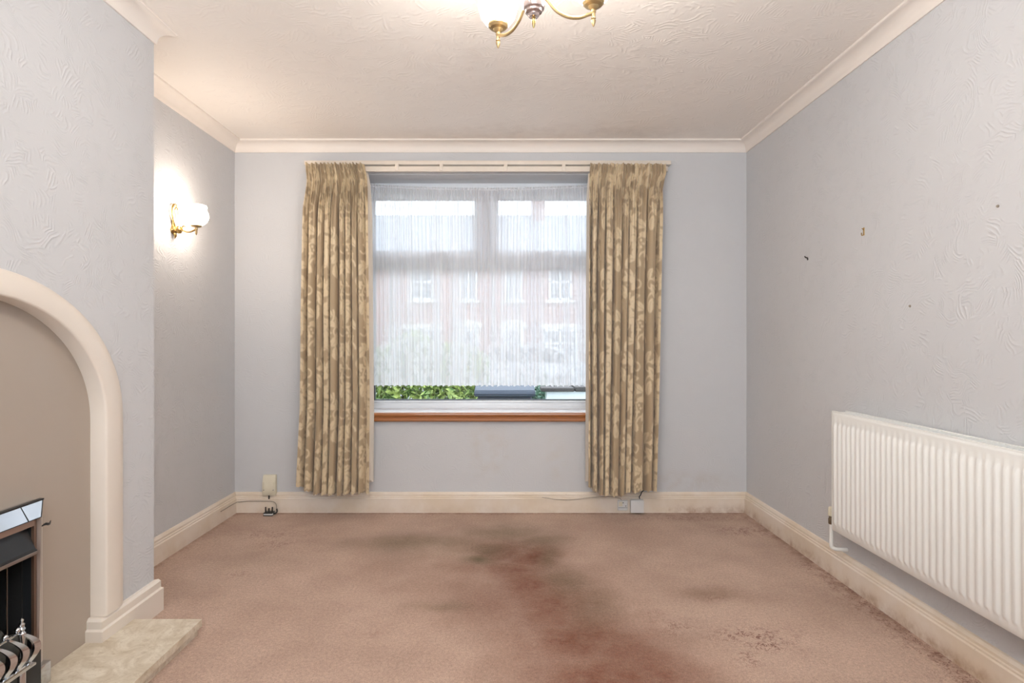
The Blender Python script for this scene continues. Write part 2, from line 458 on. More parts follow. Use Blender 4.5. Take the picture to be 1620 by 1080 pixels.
CV = [(0, H-.072), (.006, H-.072), (.009, H-.064)] + [(.009+.048*(1-math.cos(a)), H-.064+.050*math.sin(a)) for a in [PI/2*i/8 for i in range(1, 9)]] + [(.064, H-.010), (.064, H), (0, H)]
sweep([(XR, YF), (XR, YB), (XL, YB), (XL, CY1), (CX, CY1), (CX, CY0), (XL, CY0), (XL, YF)], CV,
      ['trim_3', 'trim_4', 'trim_5', 'trim_6', 'trim_7', 'trim_8', 'trim_9'], M['cove'], smooth=True)

# carpeted floor: grid with stain attributes
nx, ny = 171, 218
xs = np.linspace(XL, XR, nx); ys = np.linspace(YF, YB, ny)
X, Y = np.meshgrid(xs, ys)
rng = np.random.RandomState(4)
def fl(px, py): d = 1046.5/(py-537); return (px-795)*d/914, d
def vn(scale, seed, X=X, Y=Y):
    r = np.random.RandomState(seed); o = np.zeros_like(X)
    for k in range(4):
        g = r.rand(64, 64); s = scale*2**k
        fx = (X+5)*s; fy = (Y+5)*s; ix = np.floor(fx).astype(int); iy = np.floor(fy).astype(int)
        tx = fx-ix; ty = fy-iy; tx = tx*tx*(3-2*tx); ty = ty*ty*(3-2*ty)
        v = (g[iy % 64, ix % 64]*(1-tx)+g[iy % 64, (ix+1) % 64]*tx)*(1-ty)+(g[(iy+1) % 64, ix % 64]*(1-tx)+g[(iy+1) % 64, (ix+1) % 64]*tx)*ty
        o += v/2**k
    return o/1.875
def blob(lst, X=X, Y=Y):
    a = np.zeros_like(X)
    for px, py, sx, sy, amt in lst:
        cx, cy = fl(px, py); a = np.maximum(a, amt*np.exp(-(((X-cx)/sx)**2+((Y-cy)/sy)**2)))
    return a
wx = (vn(2.5, 1)-.5)*.25; wy = (vn(2.5, 2)-.5)*.25
stain = blob([(800, 872, .24, .20, .75), (850, 880, .17, .20, .9), (820, 905, .27, .26, .85), (850, 930, .26, .30, .85), (890, 960, .25, .28, .8), (930, 1000, .24, .28, .85),
              (985, 1030, .2, .25, .8), (1010, 1060, .22, .25, .8), (960, 1075, .25, .3, .85), (1060, 1078, .14, .15, .5), (775, 960, .32, .3, .55), (720, 930, .3, .3, .38), (650, 900, .3, .25, .22), (740, 900, .25, .2, .5), (850, 1010, .3, .3, .55),
              (1120, 945, .22, .08, .3), (880, 1060, .25, .2, .5)], X+wx, Y+wy)
# everything nearer than the frame carries on as the same trodden patch
stain = np.maximum(stain, .6*np.exp(-((X-.45)/.35)**2)*np.clip((1.9-Y)/.3, 0, 1))
dirt = blob([(650, 858, .28, .14, .55), (720, 858, .2, .12, .45), (755, 885, .11, .07, .85), (770, 870, .12, .12, .55), (800, 840, .22, .16, .5), (850, 855, .15, .12, .55), (560, 862, .2, .1, .25),
             (875, 880, .06, .18, .5), (905, 925, .07, .18, .5), (690, 968, .13, .05, .35), (945, 960, .08, .2, .35), (720, 868, .3, .16, .3), (1130, 945, .2, .08, .2), (430, 890, .3, .1, .12)], X+wx, Y+wy)
wear = blob([(1190, 1005, .17, .06, 1), (1215, 1020, .1, .05, .9), (1180, 1040, .05, .06, .8), (1065, 993, .09, .06, .7), (1035, 970, .05, .03, .5), (1130, 945, .06, .03, .6),
             (425, 845, .25, .09, .5), (440, 860, .12, .06, .6), (500, 870, .2, .06, .2), (480, 845, .12, .05, .3), (785, 812, .12, .03, 1), (905, 852, .03, .02, .6), (1100, 820, .4, .05, .6), (1180, 840, .2, .09, .8), (590, 1003, .04, .02, .5),
             (375, 908, .06, .04, .6), (1300, 890, .08, .12, .7), (1440, 1010, .05, .1, .8), (1380, 970, .06, .12, .7)], X, Y)
wear = np.maximum(wear, .75*np.exp(-((XR-.03-X)/.10)**2)*(Y < 3.0))
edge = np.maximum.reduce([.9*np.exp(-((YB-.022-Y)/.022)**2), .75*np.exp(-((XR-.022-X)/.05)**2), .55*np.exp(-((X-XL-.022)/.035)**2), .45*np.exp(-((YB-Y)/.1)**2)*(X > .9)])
P = np.stack([X, Y, np.zeros_like(X)], -1)
tag(grid_mesh('floor', P, M['carpet'], attrs=dict(stain=stain, dirt=dirt, wear=wear, edge=edge), smooth=False), kind='structure')

# ------------------------------------------------------------------ front window
win = bpy.data.objects.new('window_1', None); COL.objects.link(win); tag(win, 'white window with two top lights over one wide pane', kind='structure')
FYa, FYb = 4.035, 4.105
GL = dict(lower=(-.902, .672, .719, 1.647), tl=(-.902, -.191, 1.762, 2.131), tr=(-.0355, .672, 1.762, 2.131))
bm = B()                                     # outer frame, transom and mullion
box(bm, (WX0, FYa+.012, WZ0-.01), (WX0+.045, FYb, WZ1), .004); box(bm, (WX1-.045, FYa+.012, WZ0-.01), (WX1, FYb, WZ1), .004)
box(bm, (WX0+.04, FYa+.012, WZ0-.01), (WX1-.04, FYb, .706), .004); box(bm, (WX0+.04, FYa+.012, 2.175), (WX1-.04, FYb, WZ1), .004)
box(bm, (WX0+.04, FYa+.012, 1.664), (WX1-.04, FYb, 1.725), .004); box(bm, (-.145, FYa+.012, 1.72), (-.08, FYb, 2.18), .004)
obj('window_frame', bm, M['upvc'], win, True)
for k in ('tl', 'tr'):                       # the two opening sashes
    x0, x1, z0, z1 = GL[k]; bm = B(); w = .042
    box(bm, (x0-w, FYa, z0-w), (x0, FYb-.01, z1+w), .006); box(bm, (x1, FYa, z0-w), (x1+w, FYb-.01, z1+w), .006)
    box(bm, (x0-.002, FYa, z0-w), (x1+.002, FYb-.01, z0), .006); box(bm, (x0-.002, FYa, z1), (x1+.002, FYb-.01, z1+w), .006)
    s = obj('sash', bm, M['upvc'], win, True)
    bm = B(); hx = -.488 if k == 'tl' else .235
    box(bm, (hx-.02, FYa-.012, z0-.03), (hx+.02, FYa, z0-.008), .003)
    tube(bm, smoothpts([(hx, FYa-.012, z0-.018), (hx, FYa-.035, z0-.016), (hx+.03, FYa-.04, z0-.012), (hx+.10, FYa-.038, z0-.008)], 10), .008, 8)
    obj('handle', bm, M['whiteplastic'], s, True)
bm = B()                                     # bead round the big pane
x0, x1, z0, z1 = GL['lower']
for a, b in (((x0-.016, z0-.014), (x0, z1+.018)), ((x1, z0-.014), (x1+.016, z1+.018)), ((x0, z0-.014), (x1, z0)), ((x0, z1), (x1, z1+.018))):
    box(bm, (a[0], FYa+.006, a[1]), (b[0], FYb-.02, b[1]), .002)
obj('glazing_bead', bm, M['upvc'], win, True)
for k, (x0, x1, z0, z1) in GL.items():
    bm = B(); g = .006
    for a, b in (((x0, z0), (x0+g, z1)), ((x1-g, z0), (x1, z1)), ((x0, z0), (x1, z0+g)), ((x0, z1-g), (x1, z1))):
        box(bm, (a[0], FYa+.02, a[1]), (b[0], FYa+.05, b[1]))
    obj('gasket', bm, M['gasket'], win)
    bm = B(); box(bm, (x0+.001, FYa+.030, z0+.001), (x1-.001, FYa+.034, z1-.001)); obj('glass_pane', bm, M['glass'], win)
bm = B(); box(bm, (WX0, YB-.005, WZ0-.02), (WX1, FYa+.02, WZ0), .001); obj('window_sill', bm, M['white_paint'], win)
bm = B()                                     # moulded hardwood nosing in front of the sill
pr = [(YB+.0, .662), (3.806, .662), (3.800, .658), (3.799, .650), (3.803, .640), (3.812, .636), (3.812, .630), (3.804, .626), (3.803, .612), (3.809, .605), (YB, .605)]
prism(bm, pr, lambda y, z: (WX0-.05, y, z), lambda y, z: (WX1+.05, y, z)); obj('sill_nosing', bm, M['wood'], win, True, 25)
# unseen rear window, added behind the camera to let fill light in
w2 = bpy.data.objects.new('added_rear_window', None); COL.objects.link(w2); tag(w2, kind='structure')
bm = B()
for a, b in ((-1.3, -1.24), (1.14, 1.2), (-.08, -.02)): box(bm, (a, YF-.12, .9), (b, YF-.06, 2.2), .004)
box(bm, (-1.3, YF-.12, .9), (1.2, YF-.06, .97), .004); box(bm, (-1.3, YF-.12, 2.13), (1.2, YF-.06, 2.2), .004)
obj('window_frame', bm, M['upvc'], w2)
for a, b in ((-1.24, -.08), (-.02, 1.14)):
    bm = B(); box(bm, (a, YF-.092, .97), (b, YF-.088, 2.13)); obj('glass_pane', bm, M['glass'], w2)

# ------------------------------------------------------------------ curtains
def pattern_tile():
    """one repeat of the leaf and flower damask, drawn as 0..1 mask at 2 mm"""
    W_, H_ = .30, .38; r = .002; nx, ny = int(W_/r), int(H_/r)
    u, v = np.meshgrid(np.arange(nx)*r, np.arange(ny)*r); m = np.zeros_like(u)
    def loc(cx, cy, ang):
        du = (u-cx+W_/2) % W_-W_/2; dv = (v-cy+H_/2) % H_-H_/2
        c, s = math.cos(ang), math.sin(ang); return du*c+dv*s, -du*s+dv*c
    def leaf(cx, cy, deg, L, w, rib=True, bend=.0):
        a, b = loc(cx, cy, math.radians(deg)); t = a/(L/2); b = b-bend*L*(1-t*t)
        k = (np.abs(t) < 1) & (np.abs(b) < w/2*(1-np.abs(t)**2.2)*(1-.25*t))
        if rib: k &= ~((np.abs(b) < .0022) & (t > -.95) & (t < .6)) & ~((np.abs(np.abs(b)-(.35*(a+L/2)) % .022) < .0012) & (np.abs(b) > .004) & (t < .5))
        m[k] = 1
        a_, b_ = np.abs(t) < 1.12, (np.abs(b) >= w/2*(1-np.abs(t)**2.2)*(1-.25*t)) & (np.abs(b) < w/2*(1-np.abs(t)**2.2)*(1-.25*t)+.0022)
        m[a_ & b_ & (np.abs(t) < 1)] = 0
    def arc(cx, cy, R, a0, a1, w):
        a, b = loc(cx, cy, 0); d = np.hypot(a, b); an = np.degrees(np.arctan2(b, a)) % 360
        a0 %= 360; span = (a1-a0) % 360; q = (an-a0) % 360
        m[(np.abs(d-R) < w) & (q < span)] = 1
    def dot(cx, cy, R):
        a, b = loc(cx, cy, 0); m[np.hypot(a, b) < R] = 1
    def flower(cx, cy, R, n, rot):
        for i in range(n):
            an = rot+360/n*i; leaf(cx+R*.55*math.cos(math.radians(an)), cy+R*.55*math.sin(math.radians(an)), an, R*1.0, R*.72, False)
        a, b = loc(cx, cy, 0); d = np.hypot(a, b); an = np.degrees(np.arctan2(b, a))-rot+180/n
        m[(d > R*.3) & (d < R) & (np.abs((an % (360/n))) < 5)] = 0
        m[(d < R*.30) & (d > R*.2)] = 0; m[d < R*.2] = 1
    # curling stems first
    for (ox, oy, fl_) in ((0, 0, 1), (W_/2, H_/2, -1)):
        arc(ox+.06*fl_, oy+.10, .055, 60 if fl_ > 0 else -60, 280 if fl_ > 0 else 120, .0035)
        arc(ox+.03*fl_, oy+.20, .06, 200, 20, .0035)
        arc(ox-.03*fl_, oy+.04, .04, 0, 220, .0035)
        flower(ox+.075*fl_, oy+.13, .046, 5, 90)
        leaf(ox+.02*fl_, oy+.045, 60*fl_+(0 if fl_ > 0 else 180), .085, .040, True, .08)
        leaf(ox-.035*fl_, oy+.085, 115 if fl_ > 0 else 65, .075, .036, True, -.08)
        leaf(ox+.12*fl_, oy+.055, 20 if fl_ > 0 else 160, .07, .034, True, .1)
        leaf(ox+.115*fl_, oy+.19, 70 if fl_ > 0 else 110, .07, .036, True, .1)
        leaf(ox+.03*fl_, oy+.175, 130 if fl_ > 0 else 50, .065, .034, True, .05)
        leaf(ox-.02*fl_, oy+.15, 200 if fl_ > 0 else -20, .055, .026, False, .1)
        leaf(ox+.06*fl_, oy+.01, -20 if fl_ > 0 else 200, .05, .022, False, .12)
        leaf(ox+.005*fl_, oy+.215, 40 if fl_ > 0 else 140, .075, .042, True, .1)
        leaf(ox+.085*fl_, oy+.235, 150 if fl_ > 0 else 30, .06, .034, True, .06)
        leaf(ox+.085*fl_, oy+.075, 95 if fl_ > 0 else 85, .05, .030, False, .1)
        leaf(ox-.045*fl_, oy+.02, 80 if fl_ > 0 else 100, .07, .036, True, .1)
        leaf(ox-.055*fl_, oy+.165, 60 if fl_ > 0 else 120, .06, .032, True, .1)
        leaf(ox+.045*fl_, oy-.03, 30 if fl_ > 0 else 150, .06, .034, True, .1)
        arc(ox-.05*fl_, oy+.12, .022, 30, 300, .003); arc(ox+.135*fl_, oy+.12, .02, 200, 100, .003)
        for q in range(6): dot(ox+(.005+.018*math.cos(q*1.05))*fl_, oy+.115+.018*math.sin(q*1.05), .0055)
    m = np.maximum.reduce([m, np.roll(m, 1, 0)*.9, np.roll(m, 1, 1)*.9])
    # soften
    for _ in range(2): m = (m+np.roll(m, 1, 0)+np.roll(m, -1, 0)+np.roll(m, 1, 1)+np.roll(m, -1, 1))/5
    return m, W_, H_, r
TILE = pattern_tile()
def sample(U, V):
    m, W_, H_, r = TILE; ny_, nx_ = m.shape
    fx = (U % W_)/r; fy = (V % H_)/r; ix = np.floor(fx).astype(int); iy = np.floor(fy).astype(int); tx = fx-ix; ty = fy-iy
    g = lambda a, b: m[a % ny_, b % nx_]
    return (g(iy, ix)*(1-tx)+g(iy, ix+1)*tx)*(1-ty)+(g(iy+1, ix)*(1-tx)+g(iy+1, ix+1)*tx)*ty
def sm(t): t = np.clip(t, 0, 1); return t*t*(3-2*t)

def make_curtain(label, seed, widths, left, right, zt, zb, y0, hem, lin_l, lin_r):
    r = np.random.RandomState(seed); nu, nv = 330, 460
    u = np.linspace(0, 1, nu); z = np.linspace(zt, 0, nv)
    # fold phase: each fold gets its own width
    w = np.array(widths, float); w /= w.sum(); N = len(w); edges = np.concatenate([[0], np.cumsum(w)])
    ph = np.interp(u, edges, np.arange(N+1))*2*PI
    amp_f = np.interp(u, (edges[:-1]+edges[1:])/2, .45+.75*r.rand(N))
    T = np.linspace(0, 1, nv)[:, None]; U = u[None, :]
    zz = zt+(zb-zt)*T
    # slow wander of folds down the cloth
    wander = sum(r.uniform(-1, 1)*.9*np.sin(T*r.uniform(1.5, 4.5)+r.uniform(0, 6))*np.sin(U*PI*k+r.uniform(0, 3)) for k in (1, 2, 3, 5))
    phi = ph[None, :]+wander*sm(T*2.5)
    body = sm((zt-.10-zz)/.28)
    s = np.sin(phi)
    A = .050*amp_f[None, :]*(.75+.35*T)
    # broad flat pleats separated by narrow deep folds
    val = .8*((1-np.cos(phi))/2)**3.2+.25*((1-np.cos(phi))/2)
    yb = 1.5*A*(val-.35) + .004*np.sin(phi*1.7+1.3)*sm((zt-.3-zz)/.5)
    # header tape gathers
    hp = ph[None, :]*3.35+.7*np.sin(ph[None, :]*1.7+seed)+.5*np.sin(T*60)*.4
    yh = -.009*np.sin(hp)-.010*s*.8
    pinch = np.exp(-((zt-.085-zz)/.03)**2)
    yy = yh*(1-body)*(1-.45*pinch)+yb*body+.008*pinch-.01*body
    mid = sm((zt-.12-zz)/.1)*(1-sm((zt-.3-zz)/.35)); yy = yy-.005*np.sin(hp)*mid
    xl = np.interp(zz[:, 0], *left)[:, None]; xr = np.interp(zz[:, 0], *right)[:, None]
    fold_w = (xr-xl)*np.interp(u, (edges[:-1]+edges[1:])/2, w)[None, :]
    xx = xl+(xr-xl)*U + .105*fold_w*np.sin(phi)*body*np.sin(PI*U)**.3
    # hem
    hz = np.interp(u, hem[0], hem[1])[None, :]+.006*np.sin(ph*1.0)[None, :]+.003*np.sin(ph*4.1)[None, :]
    Z = zz+hz*sm((T-.6)/.4)+.005*np.sin(hp*.5)*(1-sm(T*30))
    Pm = np.stack([xx, y0+yy, Z], -1)
    # cloth coordinates: unfolded arc length mid way down
    k = int(nv*.6); d = np.hypot(np.diff(xx[k]), np.diff(yy[k])); arc = np.concatenate([[0], np.cumsum(d)])
    Uc = np.broadcast_to(arc[None, :], xx.shape); Vc = zz+0*U
    pat = sample(Uc*.72+seed*.11, Vc*.72+seed*.07)
    t = thing('curtain', label, 'curtain', (float(xl[-1, 0]+xr[-1, 0])/2, y0, zb), group=None)
    grid_mesh('curtain_cloth', Pm, M['damask'], t, uv=np.stack([Uc, Vc], -1), attrs=dict(pattern=pat))
    # lining behind, showing at both edges
    n2 = 70; idx = np.linspace(0, nu-1, n2).astype(int); rows = np.arange(0, nv, 6)
    Q = Pm[rows][:, idx].copy(); tt = T[rows]
    Q[..., 1] = y0+.070+.006*np.sin(np.linspace(0, 40, n2))[None, :]*body[rows]
    uu = np.linspace(0, 1, n2)[None, :]
    grow = sm((tt-.02)/.1)
    Q[..., 0] = xl[rows]+(xr[rows]-xl[rows])*uu + grow*(lin_l*(uu < .5)*(1-2*uu)*-1+lin_r*(uu >= .5)*(2*uu-1))
    Q[..., 2] = np.maximum(Q[..., 2], zb+.055); Q[..., 2] = np.minimum(Q[..., 2], zt-.04)
    grid_mesh('lining', Q, M['lining'], t)
    return t
def cx_(px, d=3.725): return (px-795)*d/914
def cz_(py, d=3.725): return EYE+(537-py)*d/914
zs = lambda *a: np.array(a)
def prof_(pts):                         # (py, px) pairs, top to bottom -> interp arrays with z increasing
    pts = sorted(((cz_(py), cx_(px)) for py, px in pts)); return [p[0] for p in pts], [p[1] for p in pts]
make_curtain('beige and taupe damask curtain at the left side of the window', 3, [1.3, 1.1, 1.0, .8, 1.2, .7, 1.0, .75, 1.2],
    prof_([(258, 484), (290, 486), (330, 482), (480, 479), (640, 478), (778, 472)]), prof_([(258, 577), (285, 582), (330, 584), (640, 587), (778, 586)]),
    cz_(259), cz_(779), 3.712, ([0, .12, .2, .5, 1], [.045, .03, .0, -.006, .006]), .020, .006)
make_curtain('beige and taupe damask curtain at the right side of the window', 8, [.8, 1.0, .7, 1.3, 1.0, .7, 1.3, 1.5, 1.0],
    prof_([(260, 933), (300, 931), (480, 930), (778, 929)]), prof_([(260, 1052), (275, 1053), (300, 1047), (640, 1040), (778, 1036)]),
    cz_(260), cz_(779), 3.712, ([0, .12, .2, .5, .55, 1], [.045, .01, -.004, -.012, .01, .022]), .004, .026)

# curtain rail: cream batten on the wall with a flat track under it
rail = thing('curtain_rail', 'cream wooden batten and flat curtain track above the window', 'curtain rail', (-.1, 3.84, 2.26))
bm = B(); box(bm, (-1.30, 3.785, 2.292), (1.105, YB, 2.318), .002); obj('batten', bm, M['railw'], rail, True)
bm = B()
pr = [(3.772, 2.243), (3.772, 2.275), (3.776, 2.278), (3.790, 2.278), (3.790, 2.270), (3.784, 2.268), (3.784, 2.250), (3.790, 2.248), (3.790, 2.243)]
prism(bm, pr, lambda y, z: (-1.27, y, z), lambda y, z: (1.08, y, z)); obj('track', bm, M['railw'], rail)
for x in (-.69, -.40, .02, .40, 1.0, -1.2):
    bm = B(); box(bm, (x-.012, 3.768, 2.246), (x+.012, 3.800, 2.296), .003); box(bm, (x-.01, 3.79, 2.262), (x+.01, YB, 2.294), .002); obj('bracket', bm, M['railw'], rail, True)

# net curtain on a sagging wire
def net():
    nu, nv = 900, 150; u = np.linspace(0, 1, nu); r = np.random.RandomState(5)
    x0, x1 = -.925, .715; yn = 3.955
    topz = 2.200-.028*np.sin(PI*np.clip(u*1.02, 0, 1))**.8
    T = np.linspace(0, 1, nv)[:, None]; U = u[None, :]
    ph = np.cumsum(.6+.9*r.rand(40)); ph /= ph[-1]; base = np.interp(u, np.linspace(0, 1, 40), ph)*2*PI*46
    body = sm((T-.03)/.08)
    phi = base[None, :]+.9*np.sin(T*3+U*9)*body
    big = np.sin(base*.31+1)[None, :]
    y = yn-.007*np.sin(base*1.9)[None, :]*(1-body)-body*(.009*np.sin(phi)+.006*big*T)
    xx = x0+(x1-x0)*U-.004*np.sin(2*phi)*body
    zbot = .822+.0*u
    scal = .009*np.abs(np.sin(u*PI*44))+.003*np.abs(np.sin(u*PI*88+.5))
    z = topz[None, :]+.012-(topz[None, :]+.012-zbot[None, :]-scal[None, :]*sm((T-.97)/.03))*T
    # cloth density: folds seen edge-on and gathers stack up layers
    grad = np.abs(np.cos(phi)); nz = np.interp(u, np.linspace(0, 1, 160), r.rand(160))[None, :]
    nb = np.interp(u, np.linspace(0, 1, 60), r.rand(60))[None, :]
    op = .815+.05*grad*body+.04*(nz-.5)*(.6+.4*body)+.24*(nb-.5)*body+.10*(nz-.5)*(1-body)
    # woven floral lace in the lower half and the thick heading tape
    Xc = xx*1.35; Zc = z
    lace = np.clip(sample(Xc*.9+.1, Zc*.9), 0, 1); low = sm((1.33-z)/.22)
    op = op+low*(.13*lace+.02)
    op = np.where(z > topz[None, :]-.050, op*.0+.80, op)
    op = np.where(z < zbot[None, :]+.018+scal[None, :], np.maximum(op, .9), op)
    op = np.where(op > .97, .97, op); ob = grid_mesh('net_curtain', np.stack([xx, y, z], -1), M['net'], attrs=dict(opacity=np.clip(op, .3, .97)))
    tag(ob, 'white net curtain with scalloped lace hem hanging inside the window recess', 'net curtain')
    bm = B(); us = np.linspace(0, 1, 41)
    tube(bm, [(-.96, yn, 2.203)]+[(x0+(x1-x0)*a, yn-.001, 2.197-.028*math.sin(PI*min(a*1.02, 1))**.8 if 0 < a < .98 else 2.2) for a in us]+[(.73, yn, 2.203)], .0038, 8)
    tag(obj('curtain_wire', bm, M['upvc'], smooth=True), 'thin white sagging wire carrying the net curtain in the recess', 'curtain wire')
net()

# ------------------------------------------------------------------ radiator
rad = thing('radiator', 'cream double panel radiator with vertical flutes on the right wall', 'radiator', (1.55, 1.9, .262))
RY0, RY1, RZ0, RZ1, RX = 1.085, 2.687, .262, .811, 1.520
pitch = 1/30.0
def rad_panel(x, sgn, name):
    n = int(round((RY1-RY0-.03)/pitch)); ys_ = [RY0]
    yy = []; hh = []
    yy += [RY0, RY0+.012]; hh += [0, 0]
    for i in range(n):
        b = RY0+.015+i*pitch
        for f, h in ((.10, 0), (.26, .25), (.36, .8), (.46, 1), (.70, 1), (.80, .8), (.90, .25)): yy.append(b+f*pitch); hh.append(h)
    yy += [RY1-.012, RY1]; hh += [0, 0]
    yy = np.array(yy); hh = np.array(hh)
    zz = np.array([RZ0, RZ0+.004, RZ0+.028, RZ0+.036, RZ0+.046, RZ1-.064, RZ1-.052, RZ1-.044, RZ1-.012, RZ1-.003, RZ1])
    am = np.array([0, 0, 0, .45, 1, 1, .55, 0, 0, 0, 0]); inn = np.array([.004, 0, 0, 0, 0, 0, 0, 0, 0, .001, .005])
    endin = np.where((yy <= RY0+1e-6) | (yy >= RY1-1e-6), .004, 0)
    Yg, Zg = np.meshgrid(yy, zz)
    Xg = x+sgn*(-.0085*hh[None, :]*am[:, None]+inn[:, None]+endin[None, :])
    return grid_mesh(name, np.stack([Xg, Yg, Zg], -1), M['rad'], rad)
p = rad_panel(RX+.0085, 1, 'front_panel')
p2 = rad_panel(RX+.085, -1, 'back_panel')
bm = B()
box(bm, (RX+.010, RY1-.006, RZ0+.002), (RX+.084, RY1, RZ1-.002), .001); obj('side_cover', bm, M['rad'], rad)
bm = B(); box(bm, (RX+.010, RY0, RZ0+.002), (RX+.084, RY0+.006, RZ1-.002), .001); obj('side_cover', bm, M['rad'], rad)
bm = B()
box(bm, (RX+.011, RY0, RZ1-.004), (RX+.022, RY1, RZ1+.004), .001); box(bm, (RX+.074, RY0, RZ1-.004), (RX+.086, RY1, RZ1+.004), .001)
k = RY0
while k < RY1-.02:
    box(bm, (RX+.022, k, RZ1-.002), (RX+.074, k+.008, RZ1+.002)); k += .022
obj('top_grille', bm, M['rad'], rad)
bm = B(); box(bm, (RX+.018, RY0+.008, RZ0+.02), (RX+.03, RY1-.008, RZ0+.03)); box(bm, (RX+.03, RY0+.01, RZ0+.05), (RX+.07, RY1-.01, RZ0+.06)); obj('convector', bm, M['rad'], rad)
for y_ in (1.4, 2.4):
    bm = B(); box(bm, (RX+.083, y_-.015, RZ0+.05), (XR-.0005, y_+.015, RZ1-.05), .002); obj('wall_bracket', bm, M['rad'], rad)
vx, vy = 1.553, 2.728
v = None
bm = B(); lathe(bm, [(.0001, .275), (.012, .275), (.0135, .279), (.0135, .300), (.011, .304), (.011, .318), (.0001, .318)], (vx, vy, 0), seg=14)
tube(bm, [(vx, vy, .295), (vx, RY1-.004, .295)], .010, 10); v = obj('valve', bm, M['brownvalve'], rad, True)
bm = B(); lathe(bm, [(.0001, .314), (.0135, .314), (.0145, .318), (.0135, .350), (.010, .356), (.0001, .357)], (vx, vy, 0), seg=16); obj('valve_cap', bm, M['mould'], v, True)
bm = B(); tube(bm, smoothpts([(vx, vy, .28), (vx, vy, .22), (vx, vy, .172), (vx+.012, vy-.004, .160), (vx+.035, vy-.008, .157), (XR, vy-.012, .157)], 22), .0085, 12); obj('pipe', bm, M['rad'], rad, True)

# ------------------------------------------------------------------ wall light
SY, SZ = 3.117, 1.737
wl = thing('wall_light', 'brass wall light with lit opal glass shade in the left alcove', 'wall light', (XL, SY, SZ))
bm = B(); lathe(bm, [(.0001, 0), (.022, 0), (.024, .006), (.021, .012), (.016, .018), (.018, .026), (.022, .032), (.020, .042), (.010, .046), (.0001, .047)], (XL, SY, SZ), 'x', 24)
tube(bm, [(XL+.012, SY, SZ-.018), (XL+.016, SY, SZ-.034), (XL+.012, SY, SZ-.048)], [.010, .007, .001], 10)
obj('wall_plate', bm, M['brass'], wl, True)
bm = B()                                   # lyre shaped crest above the plate
for s in (-1, 1):
    tube(bm, smoothpts([(XL+.012, SY, SZ+.015), (XL+.014, SY+s*.014, SZ+.04), (XL+.014, SY+s*.027, SZ+.085), (XL+.014, SY+s*.024, SZ+.118), (XL+.014, SY+s*.010, SZ+.135), (XL+.014, SY, SZ+.125)], 18),
         [.004+.003*math.sin(PI*i/18) for i in range(19)], 8)
    tube(bm, smoothpts([(XL+.014, SY+s*.002, SZ+.02), (XL+.016, SY+s*.010, SZ+.06), (XL+.016, SY+s*.010, SZ+.10), (XL+.016, SY, SZ+.118)], 12), .0035, 8)
tube(bm, [(XL+.014, SY, SZ+.02), (XL+.018, SY, SZ+.06), (XL+.014, SY, SZ+.145)], [.006, .005, .002], 8)
box(bm, (XL, SY-.012, SZ+.01), (XL+.014, SY+.012, SZ+.05), .002)
obj('crest', bm, M['brass'], wl, True)
gx = XL+.128
bm = B()
tube(bm, smoothpts([(XL+.04, SY, SZ), (XL+.055, SY, SZ-.004), (XL+.078, SY, SZ-.012), (XL+.10, SY, SZ-.010), (gx, SY, SZ+.004)], 16), [.006]*4+[.0045]*13, 10)
tube(bm, smoothpts([(XL+.058, SY, SZ-.004), (XL+.052, SY, SZ+.012), (XL+.060, SY, SZ+.022), (XL+.068, SY, SZ+.016)], 12), .0036, 8)
obj('arm', bm, M['brass'], wl, True)
bm = B(); lathe(bm, [(.0001, -.03), (.004, -.024), (.006, -.014), (.0055, -.004), (.008, .002), (.007, .012), (.024, .016), (.028, .021), (.027, .026), (.0001, .027)], (gx, SY, SZ), seg=24)
obj('shade_holder', bm, M['goldwash'], wl, True)
SH = [(.0001, .024), (.02, .024), (.036, .030), (.052, .045), (.061, .065), (.061, .085), (.054, .100), (.050, .108), (.050, .116), (.053, .124), (.051, .130), (.046, .126), (.042, .114), (.0001, .110)]
bm = B(); lathe(bm, SH, (gx, SY, SZ), seg=48, ruffle=lambda h: max(0, (h-.1))*1.2); obj('glass_shade', bm, M['shade2'], wl, True, 80)

# ------------------------------------------------------------------ ceiling light
LX, LY = .0935, 1.734
cl = thing('ceiling_light', 'brass three arm ceiling light with lit opal glass shades', 'ceiling light', (LX, LY, H))
h0 = EYE
bm = B(); lathe(bm, [(.0001, h0+.933), (.003, h0+.938), (.0055, h0+.950), (.006, h0+.960), (.004, h0+.963), (.0065, h0+.967), (.0001, h0+.969)], (LX, LY, 0), seg=18); obj('finial', bm, M['brass'], cl, True)
bm = B(); lathe(bm, [(.0001, h0+.966), (.014, h0+.967), (.018, h0+.973), (.017, h0+.977), (.025, h0+.981), (.026, h0+.987), (.0315, h0+.991), (.034, h0+.999), (.033, h0+1.010), (.028, h0+1.014), (.0001, h0+1.015)], (LX, LY, 0), seg=32); obj('boss', bm, M['pearl'], cl, True, 25)
bm = B(); lathe(bm, [(.0001, h0+1.012), (.027, h0+1.012), (.027, h0+1.055), (.030, h0+1.06), (.024, h0+1.07), (.012, h0+1.09), (.009, h0+1.13), (.014, h0+1.16), (.009, h0+1.19), (.008, h0+1.25), (.02, h0+1.265), (.05, h0+1.29), (.055, H-.001), (.0001, H-.001)], (LX, LY, 0), seg=28); obj('stem', bm, M['brass'], cl, True)
